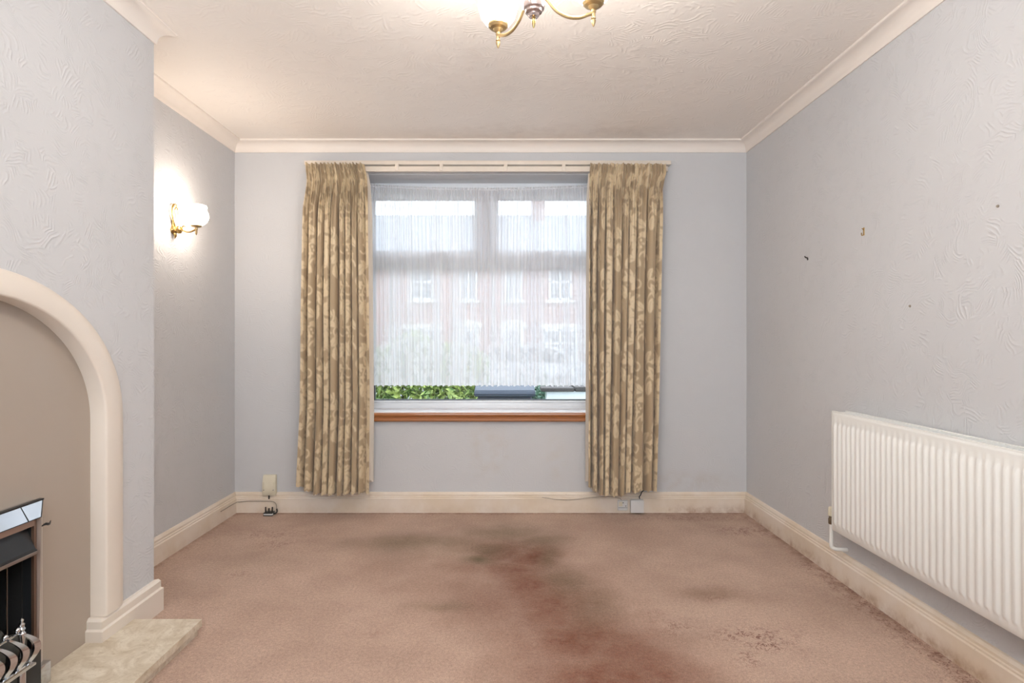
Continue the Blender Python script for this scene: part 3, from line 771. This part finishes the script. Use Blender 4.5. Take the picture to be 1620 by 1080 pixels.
for (tx, ty) in ((-.0144, 1.883), (.276, 1.754), (.0187, 1.566)):
    d = Vector((tx-LX, ty-LY, 0)); R = d.length; d.normalize()
    def q(s, z): return (LX+d.x*s, LY+d.y*s, h0+z)
    bm = B(); tube(bm, smoothpts([q(.026, 1.035), q(.045, 1.018), q(.070, .990), q(.105, .974), q(.140, .974), q(R-.015, .985), q(R, .990)], 26), .0052, 10)
    tube(bm, smoothpts([q(.030, 1.03), q(.05, 1.045), q(.06, 1.065), q(.05, 1.078)], 10), [.004]*8+[.003, .002, .001], 8)
    obj('arm', bm, M['goldwash'], cl, True)
    bm = B(); lathe(bm, [(.0001, .948), (.003, .952), (.0065, .962), (.0075, .968), (.005, .971), (.0075, .974), (.006, .978), (.006, .990), (.008, .993), (.007, 1.000), (.013, 1.004), (.017, 1.010), (.027, 1.014), (.033, 1.021), (.034, 1.026), (.0001, 1.027)], (tx, ty, h0), seg=28)
    obj('shade_holder', bm, M['goldwash'], cl, True, 25)
    bm = B(); lathe(bm, [(.0001, 1.022), (.026, 1.022), (.040, 1.030), (.055, 1.050), (.0635, 1.078), (.0635, 1.105), (.056, 1.130), (.047, 1.148), (.048, 1.160), (.053, 1.172), (.050, 1.175), (.044, 1.160), (.043, 1.15), (.0001, 1.145)], (tx, ty, h0), seg=40)
    obj('glass_shade', bm, M['shade'], cl, True, 80)

# ------------------------------------------------------------------ hearth and fire
hx1, hy0, hy1 = -1.172, .95, 2.254
he = thing('hearth', 'cream marble hearth slab on the carpet under the arched recess', 'hearth', (-1.35, 1.6, 0))
bm = B()
poly = [(hx1, hy1), (-1.47, hy1), (-1.47, AC+AI), (-1.52, AC+AI), (-1.52, AC-AI), (-1.47, AC-AI), (-1.47, hy0), (hx1, hy0)]
prism(bm, poly, lambda x, y: (x, y, .028), lambda x, y: (x, y, .0555)); bmesh.ops.triangulate(bm, faces=[f for f in bm.faces if len(f.verts) > 4]); obj('slab', bm, M['marble'], he)
bm = B(); box(bm, (-1.46, hy0+.012, 0), (hx1-.012, hy1-.012, .028)); obj('plinth', bm, M['marble'], he)

fire = thing('gas_fire', 'chrome framed black inset fire with a scrolled front fret in the recess', 'fire', (-1.46, 1.6, .056))
OY0, OY1, OZ = 1.36, 1.84, .636
FXb = -1.498                                # back of frame against board
def frame_strip(name, mat, o, i, xo, xi, parent, lift=0.0, xb=None, mat2=None):
    xb = FXb if xb is None else xb
   
    """bevelled inverted-U frame; o/i = (y0,y1,ztop) of outer and inner edges; xo/xi = x of those edges"""
    (a0, a1, az), (b0, b1, bz) = o, i
    xt = xi+lift
    quads = [[(xo, a1, .056), (xo, a1, az), (xt, b1, bz), (xi, b1, .056)], [(xo, a1, az), (xo, a0, az), (xt, b0, bz), (xt, b1, bz)], [(xo, a0, az), (xo, a0, .056), (xi, b0, .056), (xt, b0, bz)]]
    out = []
    for qd in quads:
        bm = B(); A = [bm.verts.new(p) for p in qd]; C = [bm.verts.new((xb, p[1], p[2])) for p in qd]
        bm.faces.new(A); bm.faces.new(C[::-1])
        for k in range(4): bm.faces.new((A[k], C[k], C[(k+1) % 4], A[(k+1) % 4]))
        out.append(obj(name, bm, mat2 if (mat2 and len(out) != 1) else mat, parent, True, 20))
    return out
fs = frame_strip('frame', M['chrome'], (OY0, OY1, OZ), (OY0+.030, OY1-.030, OZ-.046), -1.464, -1.454, fire, .009, None, M['side_reflect'])
fi = frame_strip('inner_frame', M['copper'], (OY0+.031, OY1-.031, OZ-.047), (OY0+.048, OY1-.048, OZ-.068), -1.459, -1.453, fire, 0, -1.462)
for y_ in (OY1-.048, OY0+.031):
    bm = B(); box(bm, (-1.497, y_, .056), (-1.4625, y_+.017, OZ-.068)); obj('side_liner', bm, M['black'], fire)
bm = B()
box(bm, (-1.474, OY0, OZ), (-1.460, OY1, OZ+.005))
for s in (-1, 1):
    yo = OY1 if s > 0 else OY0; yi = yo-s*.030
    tube(bm, [(-1.464, yo, OZ), (-1.4445, yi, OZ-.046)], .0014, 6)
    tube(bm, [(-1.464, yo-s*.085, OZ), (-1.4445, yo-s*.078, OZ-.046)], .0014, 6)
tube(bm, [(-1.4445, OY0+.03, OZ-.046), (-1.4445, OY1-.03, OZ-.046)], .0014, 6)

obj('frame_joint', bm, M['black'], fire)
for y_ in (OY1-.038, OY0-.004):             # little blocks at the foot of the frame
    bm = B(); box(bm, (-1.495, y_, .056), (-1.440, y_+.042, .125), .003); obj('foot_block', bm, M['chrome'], fire, True)
bm = B()                                    # canopy
cy0, cy1 = OY0+.049, OY1-.049
pr = [(-1.49, .572), (-1.480, .572), (-1.448, .498), (-1.442, .494), (-1.442, .480), (-1.447, .478), (-1.49, .478)]
prism(bm, pr, lambda x, z: (x, cy0, z), lambda x, z: (x, cy1, z)); can = obj('canopy', bm, M['black'], fire, True, 25)
bm = B(); box(bm, (-1.4418, cy0, .482), (-1.4395, cy1, .492), .0008); obj('canopy_lip', bm, M['satin'], can)
bm = B()                                    # firebox: back, sides, top, floor
box(bm, (-1.74, FY0, .045), (-1.73, FY1, .6)); box(bm, (-1.73, FY0, .056), (-1.488, FY0+.012, .58)); box(bm, (-1.73, FY1-.012, .056), (-1.488, FY1, .58))
box(bm, (-1.73, FY0, .566), (-1.488, FY1, .58)); box(bm, (-1.73, FY0, .045), (-1.521, FY1, .056))
fb = obj('firebox', bm, M['soot'], fire)
bm = B(); box(bm, (-1.62, FY1-.05, .056), (-1.618, FY1-.012, .478)); box(bm, (-1.50, FY1-.055, .056), (-1.497, FY1-.052, .478)); obj('side_plate', bm, M['satin'], fb)
for r_ in range(5):                         # fire bricks at the back
    for c_ in range(3):
        if r_*.08+.06 > .5: continue
        bm = B(); y_ = FY0+.014+c_*.125-(.06 if r_ % 2 else 0)
        ya = max(y_, FY0+.013); yb_ = min(y_+.122, FY1-.056)
        if yb_-ya < .02: continue
        box(bm, (-1.73, ya, .058+r_*.085), (-1.715, yb_, .058+r_*.085+.081), .003, 1); obj('brick', bm, M['soot'], fire)
bm = B()                                    # thin cable clip sticking out beside the frame
tube(bm, smoothpts([(-1.452, OY1-.028, .556), (-1.446, OY1-.012, .562), (-1.45, OY1+.008, .556), (-1.462, OY1+.03, .560)], 8), [.0015, .002, .003, .004, .0045, .004, .003, .002, .001], 6); obj('thermocouple', bm, M['black'], fire)
# chrome fret
fx = -1.375
bm = B(); box(bm, (fx-.012, 1.395, .056), (fx+.012, 1.70, .085), .004); box(bm, (fx-.05, 1.395, .19), (fx+.004, 1.70, .198), .002)
box(bm, (fx-.008, 1.40, .194), (fx+.004, 1.66, .204), .003)
fr = obj('fret', bm, M['chrome'], fire, True)
def blade(y, s=1):
    bm = B(); n = 18; L_, R_ = [], []
    for i in range(n+1):
        t_ = i/n; z = .205+.105*(1-t_)
        off = .016*math.sin(t_*PI*1.35-.35)+.026*t_
        w_ = .002+.0065*math.sin(PI*min(t_*1.05, 1))**.8
        x = fx-.012+.028*math.sin(t_*PI*.9)
        L_.append(bm.verts.new((x, y+off-w_, z))); R_.append(bm.verts.new((x+.006, y+off+w_, z-.002)))
    for i in range(n): bm.faces.new((L_[i], R_[i], R_[i+1], L_[i+1]))
    r = bmesh.ops.extrude_face_region(bm, geom=list(bm.faces)); bmesh.ops.translate(bm, vec=(-.006, 0, 0), verts=[v for v in r['geom'] if isinstance(v, bmesh.types.BMVert)])
    lathe(bm, [(.0001, .306), (.006, .308), (.009, .314), (.006, .320), (.0001, .322)], (fx-.012, y-.006, 0), seg=14)
    return obj('fret_bar', bm, M['chrome'], fire, True, 60)
for i in range(7): blade(1.412+i*.041)
bm = B(); lathe(bm, [(.0001, .056), (.010, .058), (.010, .19), (.006, .20), (.009, .22), (.005, .25), (.010, .30), (.006, .305), (.0095, .312), (.006, .318), (.008, .326), (.003, .330), (.0055, .338), (.0001, .343)], (fx-.01, 1.664, 0), seg=16); obj('fret_post', bm, M['chrome'], fire, True)
bm = B(); tube(bm, [(fx-.012, 1.40, .303), (fx-.012, 1.66, .303)], .0035, 8); tube(bm, [(fx+.004, 1.405, .203), (fx+.004, 1.67, .203)], .006, 8); obj('fret_rail', bm, M['chrome'], fire, True)
bm = B(); box(bm, (-1.70, 1.42, .056), (-1.41, 1.765, .20)); obj('burner_tray', bm, M['black'], fire)
rr = random.Random(3); k = 0
for i in range(5):
    for j in range(4):
        bm = B(); s_ = rr.uniform(.030, .042)
        bmesh.ops.create_icosphere(bm, subdivisions=2, radius=s_)
        for v_ in bm.verts: v_.co *= 1+rr.uniform(-.12, .12); v_.co.z *= .8
        bmesh.ops.translate(bm, vec=(-1.445-.055*j+rr.uniform(-.01, .01), 1.45+.062*i+rr.uniform(-.01, .01), .228+.018*j+rr.uniform(0, .03)), verts=bm.verts)
        o = obj('coal', bm, M['coal'], fire, True, 40)

# ------------------------------------------------------------------ small things on walls and skirting
YS = YB-.022
jb = thing('junction_box', 'small cream plastic box on the back wall left of the curtains', 'electrical box', (-1.54, YB, .115))
xa, xb = (417.5-795)/238, (439-795)/238
za, zb_ = EYE-(782-537)/238, EYE-(750-537)/238
bm = B()
pr = [(YB, za), (YB-.030, za), (YB-.034, za+.006), (YB-.034, za+.085), (YB-.018, zb_), (YB, zb_)]
prism(bm, pr, lambda y, z: (xa+.002, y, z), lambda y, z: (xb-.002, y, z))
bmesh.ops.bevel(bm, geom=list(bm.edges), offset=.003, segments=2, affect='EDGES'); obj('cover', bm, M['mould'], jb, True)
for x in (xa+.010, xb-.016):
    bm = B(); box(bm, (x, YB-.0365, za+.045), (x+.006, YB-.033, zb_-.045), .001); obj('cover_rib', bm, M['mould'], jb)
for x in (xa+.013, xb-.015):
    bm = B(); lathe(bm, [(.0001, YB-.038), (.0035, YB-.037), (.004, YB-.033), (.0001, YB-.032)], (x, 0, za+.038), 'y', 10); obj('screw', bm, M['satin'], jb)
bm = B(); lathe(bm, [(.0001, za-.022), (.004, za-.022), (.005, za-.004), (.005, za+.003), (.0001, za+.003)], ((xa+xb)/2, YB-.028, 0), seg=10); obj('cable_gland', bm, M['blackplastic'], jb)
# plug lying on its back on the carpet, pins up
px_, pz_ = (432-795)/238+.004, .0
pg = thing('plug', 'three pin plug on the carpet with its black pins pointing up', 'plug', (px_, 3.775, 0))
bm = B(); box(bm, (px_-.030, 3.750, .002), (px_+.026, 3.800, .017), .004); b_ = obj('plug_body', bm, M['whiteplastic'], pg, True)
bm = B(); box(bm, (px_-.033, 3.746, .0), (px_+.028, 3.804, .005), .002); box(bm, (px_-.032, 3.747, .015), (px_+.027, 3.803, .020), .002); obj('plug_edge', bm, M['blackplastic'], pg, True)
for x, w_, h_ in ((-.024, .0035, .030), (-.002, .0045, .022), (.020, .0035, .030)):
    bm = B(); box(bm, (px_+x-w_, 3.765, .019), (px_+x+w_, 3.772, .024+h_), .001); obj('pin', bm, M['blackplastic'], pg)
bm = B(); tube(bm, smoothpts([(px_+.026, 3.77, .012), (px_+.038, 3.772, .012), (px_+.046, 3.78, .02), (px_+.040, 3.79, .035)], 10), [.007]*4+[.005]*7, 8); obj('cord_grip', bm, M['blackplastic'], pg, True)
bm = B(); tube(bm, smoothpts([(px_+.040, 3.79, .035), (px_+.030, 3.806, .060), (px_+.005, YS-.004, .076), (-1.58, YS-.004, .079), (-1.68, YS-.004, .079), (-1.735, YS-.004, .073), (-1.755, 3.80, .072), (-1.7555, 3.60, .0735)], 40), .0022, 7)
tag(obj('cord', bm, M['cable'], smooth=True), 'thin cord running from the three pin plug along the left skirting', 'cord')
# sockets on the skirting
sx0, sx1, sz0, sz1 = (976.5-795)/239, (992-795)/239, EYE-(806-537)/239, EYE-(790-537)/239
so = thing('socket', 'small white phone socket on the skirting beside the blank square box', 'socket', ((sx0+sx1)/2, YS, sz0))
bm = B(); box(bm, (sx0, YS-.014, sz0), (sx1, YS, sz1), .003); obj('face_plate', bm, M['whiteplastic'], so, True)
bm = B(); box(bm, (sx0+.006, YS-.016, sz0+.028), (sx0+.030, YS-.0135, sz1-.008), .001); obj('shutter', bm, M['mould'], so)
bm = B(); box(bm, (sx0+.031, YS-.0155, sz1-.018), (sx0+.038, YS-.0135, sz1-.013)); box(bm, (sx0+.050, YS-.0155, sz0+.026), (sx0+.054, YS-.0135, sz0+.034)); box(bm, (sx0+.004, YS-.0150, sz0+.018), (sx1-.004, YS-.0135, sz0+.020)); obj('slot', bm, M['gasket'], so)
bx0, bx1, bz0, bz1 = (996-795)/239, (1016-795)/239, EYE-(808-537)/239, EYE-(788.5-537)/239
bb = thing('blank_box', 'blank white square box on the skirting under the right curtain', 'electrical box', ((bx0+bx1)/2, YS, bz0))
bm = B(); box(bm, (bx0, YS-.032, bz0), (bx1, YS, bz1), .004); obj('back_box', bm, M['whiteplastic'], bb, True)
bm = B(); box(bm, (bx0-.001, YS-.037, bz0-.001), (bx1+.001, YS-.031, bz1+.001), .002); obj('blank_plate', bm, M['whiteplastic'], bb, True)
bm = B(); tube(bm, smoothpts([(.262, YS-.003, .104), (.33, YS-.004, .094), (.42, YS-.004, .086), (.50, YS-.004, .092), (.60, YS-.004, .104), (.72, YS-.004, .108), (.775, YS-.005, .096), (.785, YS-.004, .085)], 30), .0016, 6)
tag(obj('cord', bm, M['cable'], smooth=True), 'thin loose wire on the back skirting running to the phone socket', 'cord')
bm = B(); tube(bm, smoothpts([(.905, YS-.012, .096), (.902, YS-.008, .108), (.912, YS-.004, .120), (.925, YB-.008, .136), (.94, YB-.004, .145)], 14), .003, 7)
tag(obj('cord', bm, M['gasket'], smooth=True), 'short dark wire rising from the blank white box behind the curtain hem', 'cord')
# picture hooks and nails in the right wall
def rw(px, py): d = 914*XR/(px-795); return d, EYE+(537-py)*d/914
for px, py, big, lab in ((1367, 366, 1, 'small brass picture hook on the right wall above the nail'), (1278, 408, 2, 'dark bent nail in the right wall nearest the window'),
                         (1579, 326, 0, 'small grey wall plug high on the right wall, nearest the camera'), (1440, 484, 0, 'small grey wall plug low on the right wall above the radiator')):
    y_, z_ = rw(px, py)
    bm = B()
    if big == 1:
        box(bm, (XR-.0025, y_-.004, z_-.018), (XR, y_+.004, z_+.018), .001); tube(bm, smoothpts([(XR-.002, y_, z_-.014), (XR-.010, y_, z_-.018), (XR-.012, y_, z_-.006)], 8), .0022, 6)
        tube(bm, [(XR-.010, y_, z_+.014), (XR, y_, z_+.006)], .0022, 6)
        o = obj('picture_hook', bm, M['brass']); tag(o, lab, 'hook')
    elif big == 2:
        tube(bm, smoothpts([(XR, y_, z_), (XR-.012, y_, z_+.003), (XR-.016, y_+.001, z_+.010)], 8), .0032, 7); lathe(bm, [(.0001, -.002), (.006, -.002), (.006, 0), (.0001, 0)], (XR, y_, z_-.006), 'x', 10)
        o = obj('bent_nail', bm, M['blackplastic']); tag(o, lab, 'nail')
    else:
        lathe(bm, [(.0001, -.004), (.004, -.004), (.005, -.001), (.005, 0), (.0001, 0)], (XR, y_, z_), 'x', 12); o = obj('wall_plug', bm, M['cable']); tag(o, lab, 'wall plug')

# ------------------------------------------------------------------ outside
GZ = -.45
bm = B(); box(bm, (-40, YB+.3, GZ-.3), (40, 60, GZ-.02)); tag(obj('ground', bm, M['tarmac']), kind='structure')
bm = B(); box(bm, (-6, YB+.3, GZ-.02), (6, 8.2, GZ)); tag(obj('lawn', bm, M['lawn']), kind='structure')
def shrub(name, label, x0, x1, y0, y1, z1, n, mat, seed, size, cat='hedge'):
    r = np.random.RandomState(seed)
    t = thing(name, label, cat, ((x0+x1)/2, (y0+y1)/2, GZ))
    c = r.rand(n, 3)
    zt_ = z1+.10*np.sin(c[:, 0]*9+seed)+.05*np.sin(c[:, 0]*23)
    # more leaves towards the skin of the bush
    c[:, 1] = np.where(r.rand(n) < .6, c[:, 1]**2.2, c[:, 1]); c[:, 2] = 1-(1-c[:, 2])**1.0
    ctr = np.stack([x0+(x1-x0)*c[:, 0], y0+(y1-y0)*c[:, 1]+.06*np.sin(c[:, 0]*14), GZ+.1+(zt_-GZ-.1)*c[:, 2]], -1)
    a = r.normal(size=(n, 3)); a /= np.linalg.norm(a, axis=1)[:, None]
    b = np.cross(a, r.normal(size=(n, 3))); b /= np.linalg.norm(b, axis=1)[:, None]
    s = size*(.6+.7*r.rand(n))[:, None]
    V = np.stack([ctr-a*s, ctr+b*s*.45, ctr+a*s, ctr-b*s*.45], 1).reshape(-1, 3)-np.array(ORG[t.name])
    me = bpy.data.meshes.new('foliage'); me.from_pydata(V.tolist(), [], np.arange(n*4).reshape(-1, 4).tolist()); setmat(me, mat)
    o = link(bpy.data.objects.new('foliage', me), t); o['kind'] = 'stuff'
    bm = B(); rr = random.Random(seed)
    for i in range(max(3, int((x1-x0)*6))):
        x = rr.uniform(x0+.05, x1-.05); y = (y0+y1)/2+rr.uniform(-.1, .1)
        tube(bm, [(x, y, GZ-.01), (x+rr.uniform(-.1, .1), y, GZ+(z1-GZ)*.5), (x+rr.uniform(-.2, .2), y+rr.uniform(-.1, .1), z1-.1)], [.018, .012, .005], 6)
    o = obj('stem', bm, M['stem'], t); o['kind'] = 'stuff'
    return t
shrub('hedge', 'bright green leafy garden hedge outside behind the left of the window', -2.3, -.16, 6.0, 6.7, 1.1, 15000, M['leaf'], 2, .045)
shrub('conifer_shrub', 'dark green conifer shrub outside between the bin and the pale wall', .02, .50, 6.4, 6.9, .68, 5000, M['leaf2'], 5, .035, 'shrub')
# wheelie bin
bn = thing('wheelie_bin', 'blue grey wheelie bin with a sloped lid outside the window', 'bin', (0, 5.4, GZ-.0))
bx, by = .02, 5.4
bm = B()
lo = [(-.19, -.22), (.19, -.22), (.19, .20), (-.19, .20)]; hi = [(-.25, -.27), (.25, -.27), (.25, .28), (-.25, .28)]
A = [bm.verts.new((bx+x, by+y, GZ+.05)) for x, y in lo]; C_ = [bm.verts.new((bx+x, by+y, .635)) for x, y in hi]
bm.faces.new(A[::-1]); bm.faces.new(C_)
for i in range(4): bm.faces.new((A[i], A[(i+1) % 4], C_[(i+1) % 4], C_[i]))
bmesh.ops.bevel(bm, geom=list(bm.edges), offset=.02, segments=2, affect='EDGES'); obj('bin_body', bm, M['bin'], bn, True)
bm = B()
pr = [(-.30, .640), (.30, .670), (.31, .690), (.28, .725), (.0, .735), (-.28, .695), (-.31, .660)]
prism(bm, pr, lambda y, z: (bx-.27, by+y, z), lambda y, z: (bx+.27, by+y, z)); bmesh.ops.bevel(bm, geom=list(bm.edges), offset=.008, segments=2, affect='EDGES')
ld = obj('bin_lid', bm, M['bin'], bn, True)
bm = B(); tube(bm, [(bx-.2, by+.32, .65), (bx+.2, by+.32, .65)], .014, 10); box(bm, (bx-.2, by+.26, .64), (bx-.17, by+.33, .66)); box(bm, (bx+.17, by+.26, .64), (bx+.2, by+.33, .66)); obj('bin_handle', bm, M['bin'], bn)
for s in (-1, 1):
    bm = B(); lathe(bm, [(.0001, -.02), (.09, -.02), (.10, -.01), (.10, .01), (.09, .02), (.0001, .02)], (bx+s*.22, by+.18, GZ+.10), 'x', 20); obj('wheel', bm, M['tyre'], bn, True)
# low rendered wall with coping
gw = thing('garden_wall', 'low pale rendered garden wall with dark coping outside on the right', 'wall', (1.3, 6.1, GZ))
bm = B(); box(bm, (.46, 6.0, GZ-.02), (3.2, 6.2, .605)); obj('wall_body', bm, M['render'], gw)
rr = random.Random(9); x = .40
while x < 3.2:
    w_ = rr.uniform(.30, .42); bm = B(); box(bm, (x, 5.975, .606), (x+w_-.012, 6.225, .645+rr.uniform(-.006, .012)), .008); obj('coping_stone', bm, M['coping'], gw, True); x += w_
# terraced houses over the road
HY = 25.
def house(x0, w, label, door_left, cx):
    t = thing('terraced_house', label, 'house', (x0+w/2, HY, GZ), 'terraced houses across the road')
    bm = B(); box(bm, (x0, HY, GZ-.02), (x0+w, HY+7, 4.25)); obj('house_wall', bm, M['brick'], t)
    bm = B(); pr = [(HY-.35, 4.15), (HY+3.5, 7.1), (HY+7.35, 4.15), (HY+7.35, 4.3), (HY+3.5, 7.28), (HY-.35, 4.3)]
    prism(bm, pr, lambda y, z: (x0, y, z), lambda y, z: (x0+w, y, z)); obj('roof', bm, M['slate'], t)
    bm = B(); tube(bm, [(x0+.02, HY-.38, 4.2), (x0+w-.02, HY-.38, 4.2)], .06, 8); tube(bm, [(x0+.08, HY-.05, 4.2), (x0+.08, HY-.05, GZ)], .04, 8); obj('gutter', bm, M['tyre'], t)
    bm = B(); box(bm, (cx-.3, HY+3, 6.6), (cx+.3, HY+4, 8.2)); c = obj('chimney', bm, M['brick'], t)
    for i in range(2):
        bm = B(); lathe(bm, [(.0001, 8.2), (.11, 8.2), (.10, 8.5), (.12, 8.55), (.0001, 8.55)], (cx-.13+i*.26, HY+3.5, 0), seg=14); obj('chimney_pot', bm, M['copper'], c)
    def wind(cx, z0, ww, hh):
        bm = B(); f_ = .09
        for a, b in (((cx-ww/2, z0), (cx-ww/2+f_, z0+hh)), ((cx+ww/2-f_, z0), (cx+ww/2, z0+hh)), ((cx-ww/2, z0), (cx+ww/2, z0+f_)), ((cx-ww/2, z0+hh-f_), (cx+ww/2, z0+hh)), ((cx-ww/2, z0+hh*.55), (cx+ww/2, z0+hh*.55+f_)), ((cx-.04, z0), (cx+.04, z0+hh))):
            box(bm, (a[0], HY-.05, a[1]), (b[0], HY+.02, b[1]))
        f0 = obj('window', bm, M['door'], t)
        bm = B(); box(bm, (cx-ww/2+.02, HY-.02, z0+.02), (cx+ww/2-.02, HY-.005, z0+hh-.02)); obj('pane', bm, M['darkpane'], f0)
        bm = B(); box(bm, (cx-ww/2-.12, HY-.08, z0+hh), (cx+ww/2+.12, HY+.01, z0+hh+.22), .01); obj('lintel', bm, M['stone'], t)
        bm = B(); box(bm, (cx-ww/2-.12, HY-.14, z0-.12), (cx+ww/2+.12, HY+.01, z0), .01); obj('sill', bm, M['stone'], t)
    wc = x0+w*(.68 if door_left else .32); dc = x0+w*(.22 if door_left else .78)
    wind(wc, 2.85, 1.0, 1.35); wind(dc, 2.85, .75, 1.35); wind(wc, .1, 1.5, 1.5)
    bm = B(); box(bm, (dc-.45, HY-.05, GZ), (dc+.45, HY+.01, 1.65), .01); d_ = obj('front_door', bm, M['door'], t)
    bm = B(); box(bm, (dc-.3, HY-.07, .9), (dc+.3, HY-.045, 1.5)); obj('door_pane', bm, M['darkpane'], d_)
    bm = B(); n = 10
    poly = [(dc-.6, 1.65), (dc-.6, 1.75)]+[(dc-.6*math.cos(PI*i/n), 1.75+.25*math.sin(PI*i/n)) for i in range(1, n)]+[(dc+.6, 1.75), (dc+.6, 1.65)]
    prism(bm, poly, lambda x, z: (x, HY-.12, z), lambda x, z: (x, HY+.01, z)); obj('door_arch', bm, M['stone'], t)
labs = ['red brick terraced house seen through the net at the far left of the window', 'red brick terraced house with pale door behind the left of the net', 'red brick terraced house behind the middle of the net curtain', 'red brick terraced house seen through the net at the far right']
for i, l_ in enumerate(labs): house(-9.3+i*4.4, 4.4, l_, i % 2 == 0, (-8.2, -1.0, 1.75, 7.5)[i])
bm = B(); box(bm, (-12, 20.4, GZ-.02), (12, 20.6, .35)); tag(obj('street_wall', bm, M['brick']), 'low red brick front wall across the road, seen through the net', 'wall')
# parked car
ca = thing('parked_car', 'silver parked car in the road seen faintly through the net curtain', 'car', (.2, 17, GZ-.02))
kx, ky = .4, 17.
bm = B(); g0 = GZ
side = [(-2.05, .30), (-2.08, .55), (-1.95, .78), (-1.15, .92), (-.55, 1.36), (-.2, 1.45), (.7, 1.45), (1.1, 1.38), (1.75, 1.0), (2.0, .93), (2.08, .6), (2.02, .30), (1.62, .26), (1.55, .50), (1.25, .62), (.97, .50), (.9, .26), (-.9, .26), (-.97, .50), (-1.25, .62), (-1.55, .50), (-1.62, .26)]
prism(bm, side, lambda x, z: (kx+x, ky-.82, g0+z), lambda x, z: (kx+x, ky+.82, g0+z)); bmesh.ops.triangulate(bm, faces=[f for f in bm.faces if len(f.verts) > 4]); cb = obj('car_body', bm, M['carpaint'], ca)
bm = B(); pr = [(-.95, .95), (-.5, 1.32), (-.2, 1.38), (.25, 1.38), (.25, .95)]
prism(bm, pr, lambda x, z: (kx+x, ky-.835, g0+z), lambda x, z: (kx+x, ky+.835, g0+z)); obj('side_window', bm, M['cardark'], cb)
bm = B(); pr = [(.32, .95), (.32, 1.38), (.75, 1.38), (1.05, 1.31), (1.55, 1.0), (1.4, .95)]
prism(bm, pr, lambda x, z: (kx+x, ky-.835, g0+z), lambda x, z: (kx+x, ky+.835, g0+z)); obj('side_window', bm, M['cardark'], cb)
for x in (-1.26, 1.26):
    for s in (-1, 1):
        bm = B(); lathe(bm, [(.0001, -.1), (.29, -.1), (.32, -.07), (.32, .07), (.29, .1), (.0001, .1)], (kx+x, ky+s*.74, g0+.30), 'y', 24); wh = obj('wheel', bm, M['tyre'], ca, True)
        bm = B(); lathe(bm, [(.0001, -.012), (.19, -.012), (.2, 0), (.0001, 0)], (kx+x, ky+s*(.845), g0+.30), 'y', 18); obj('hub_cap', bm, M['satin'], wh)
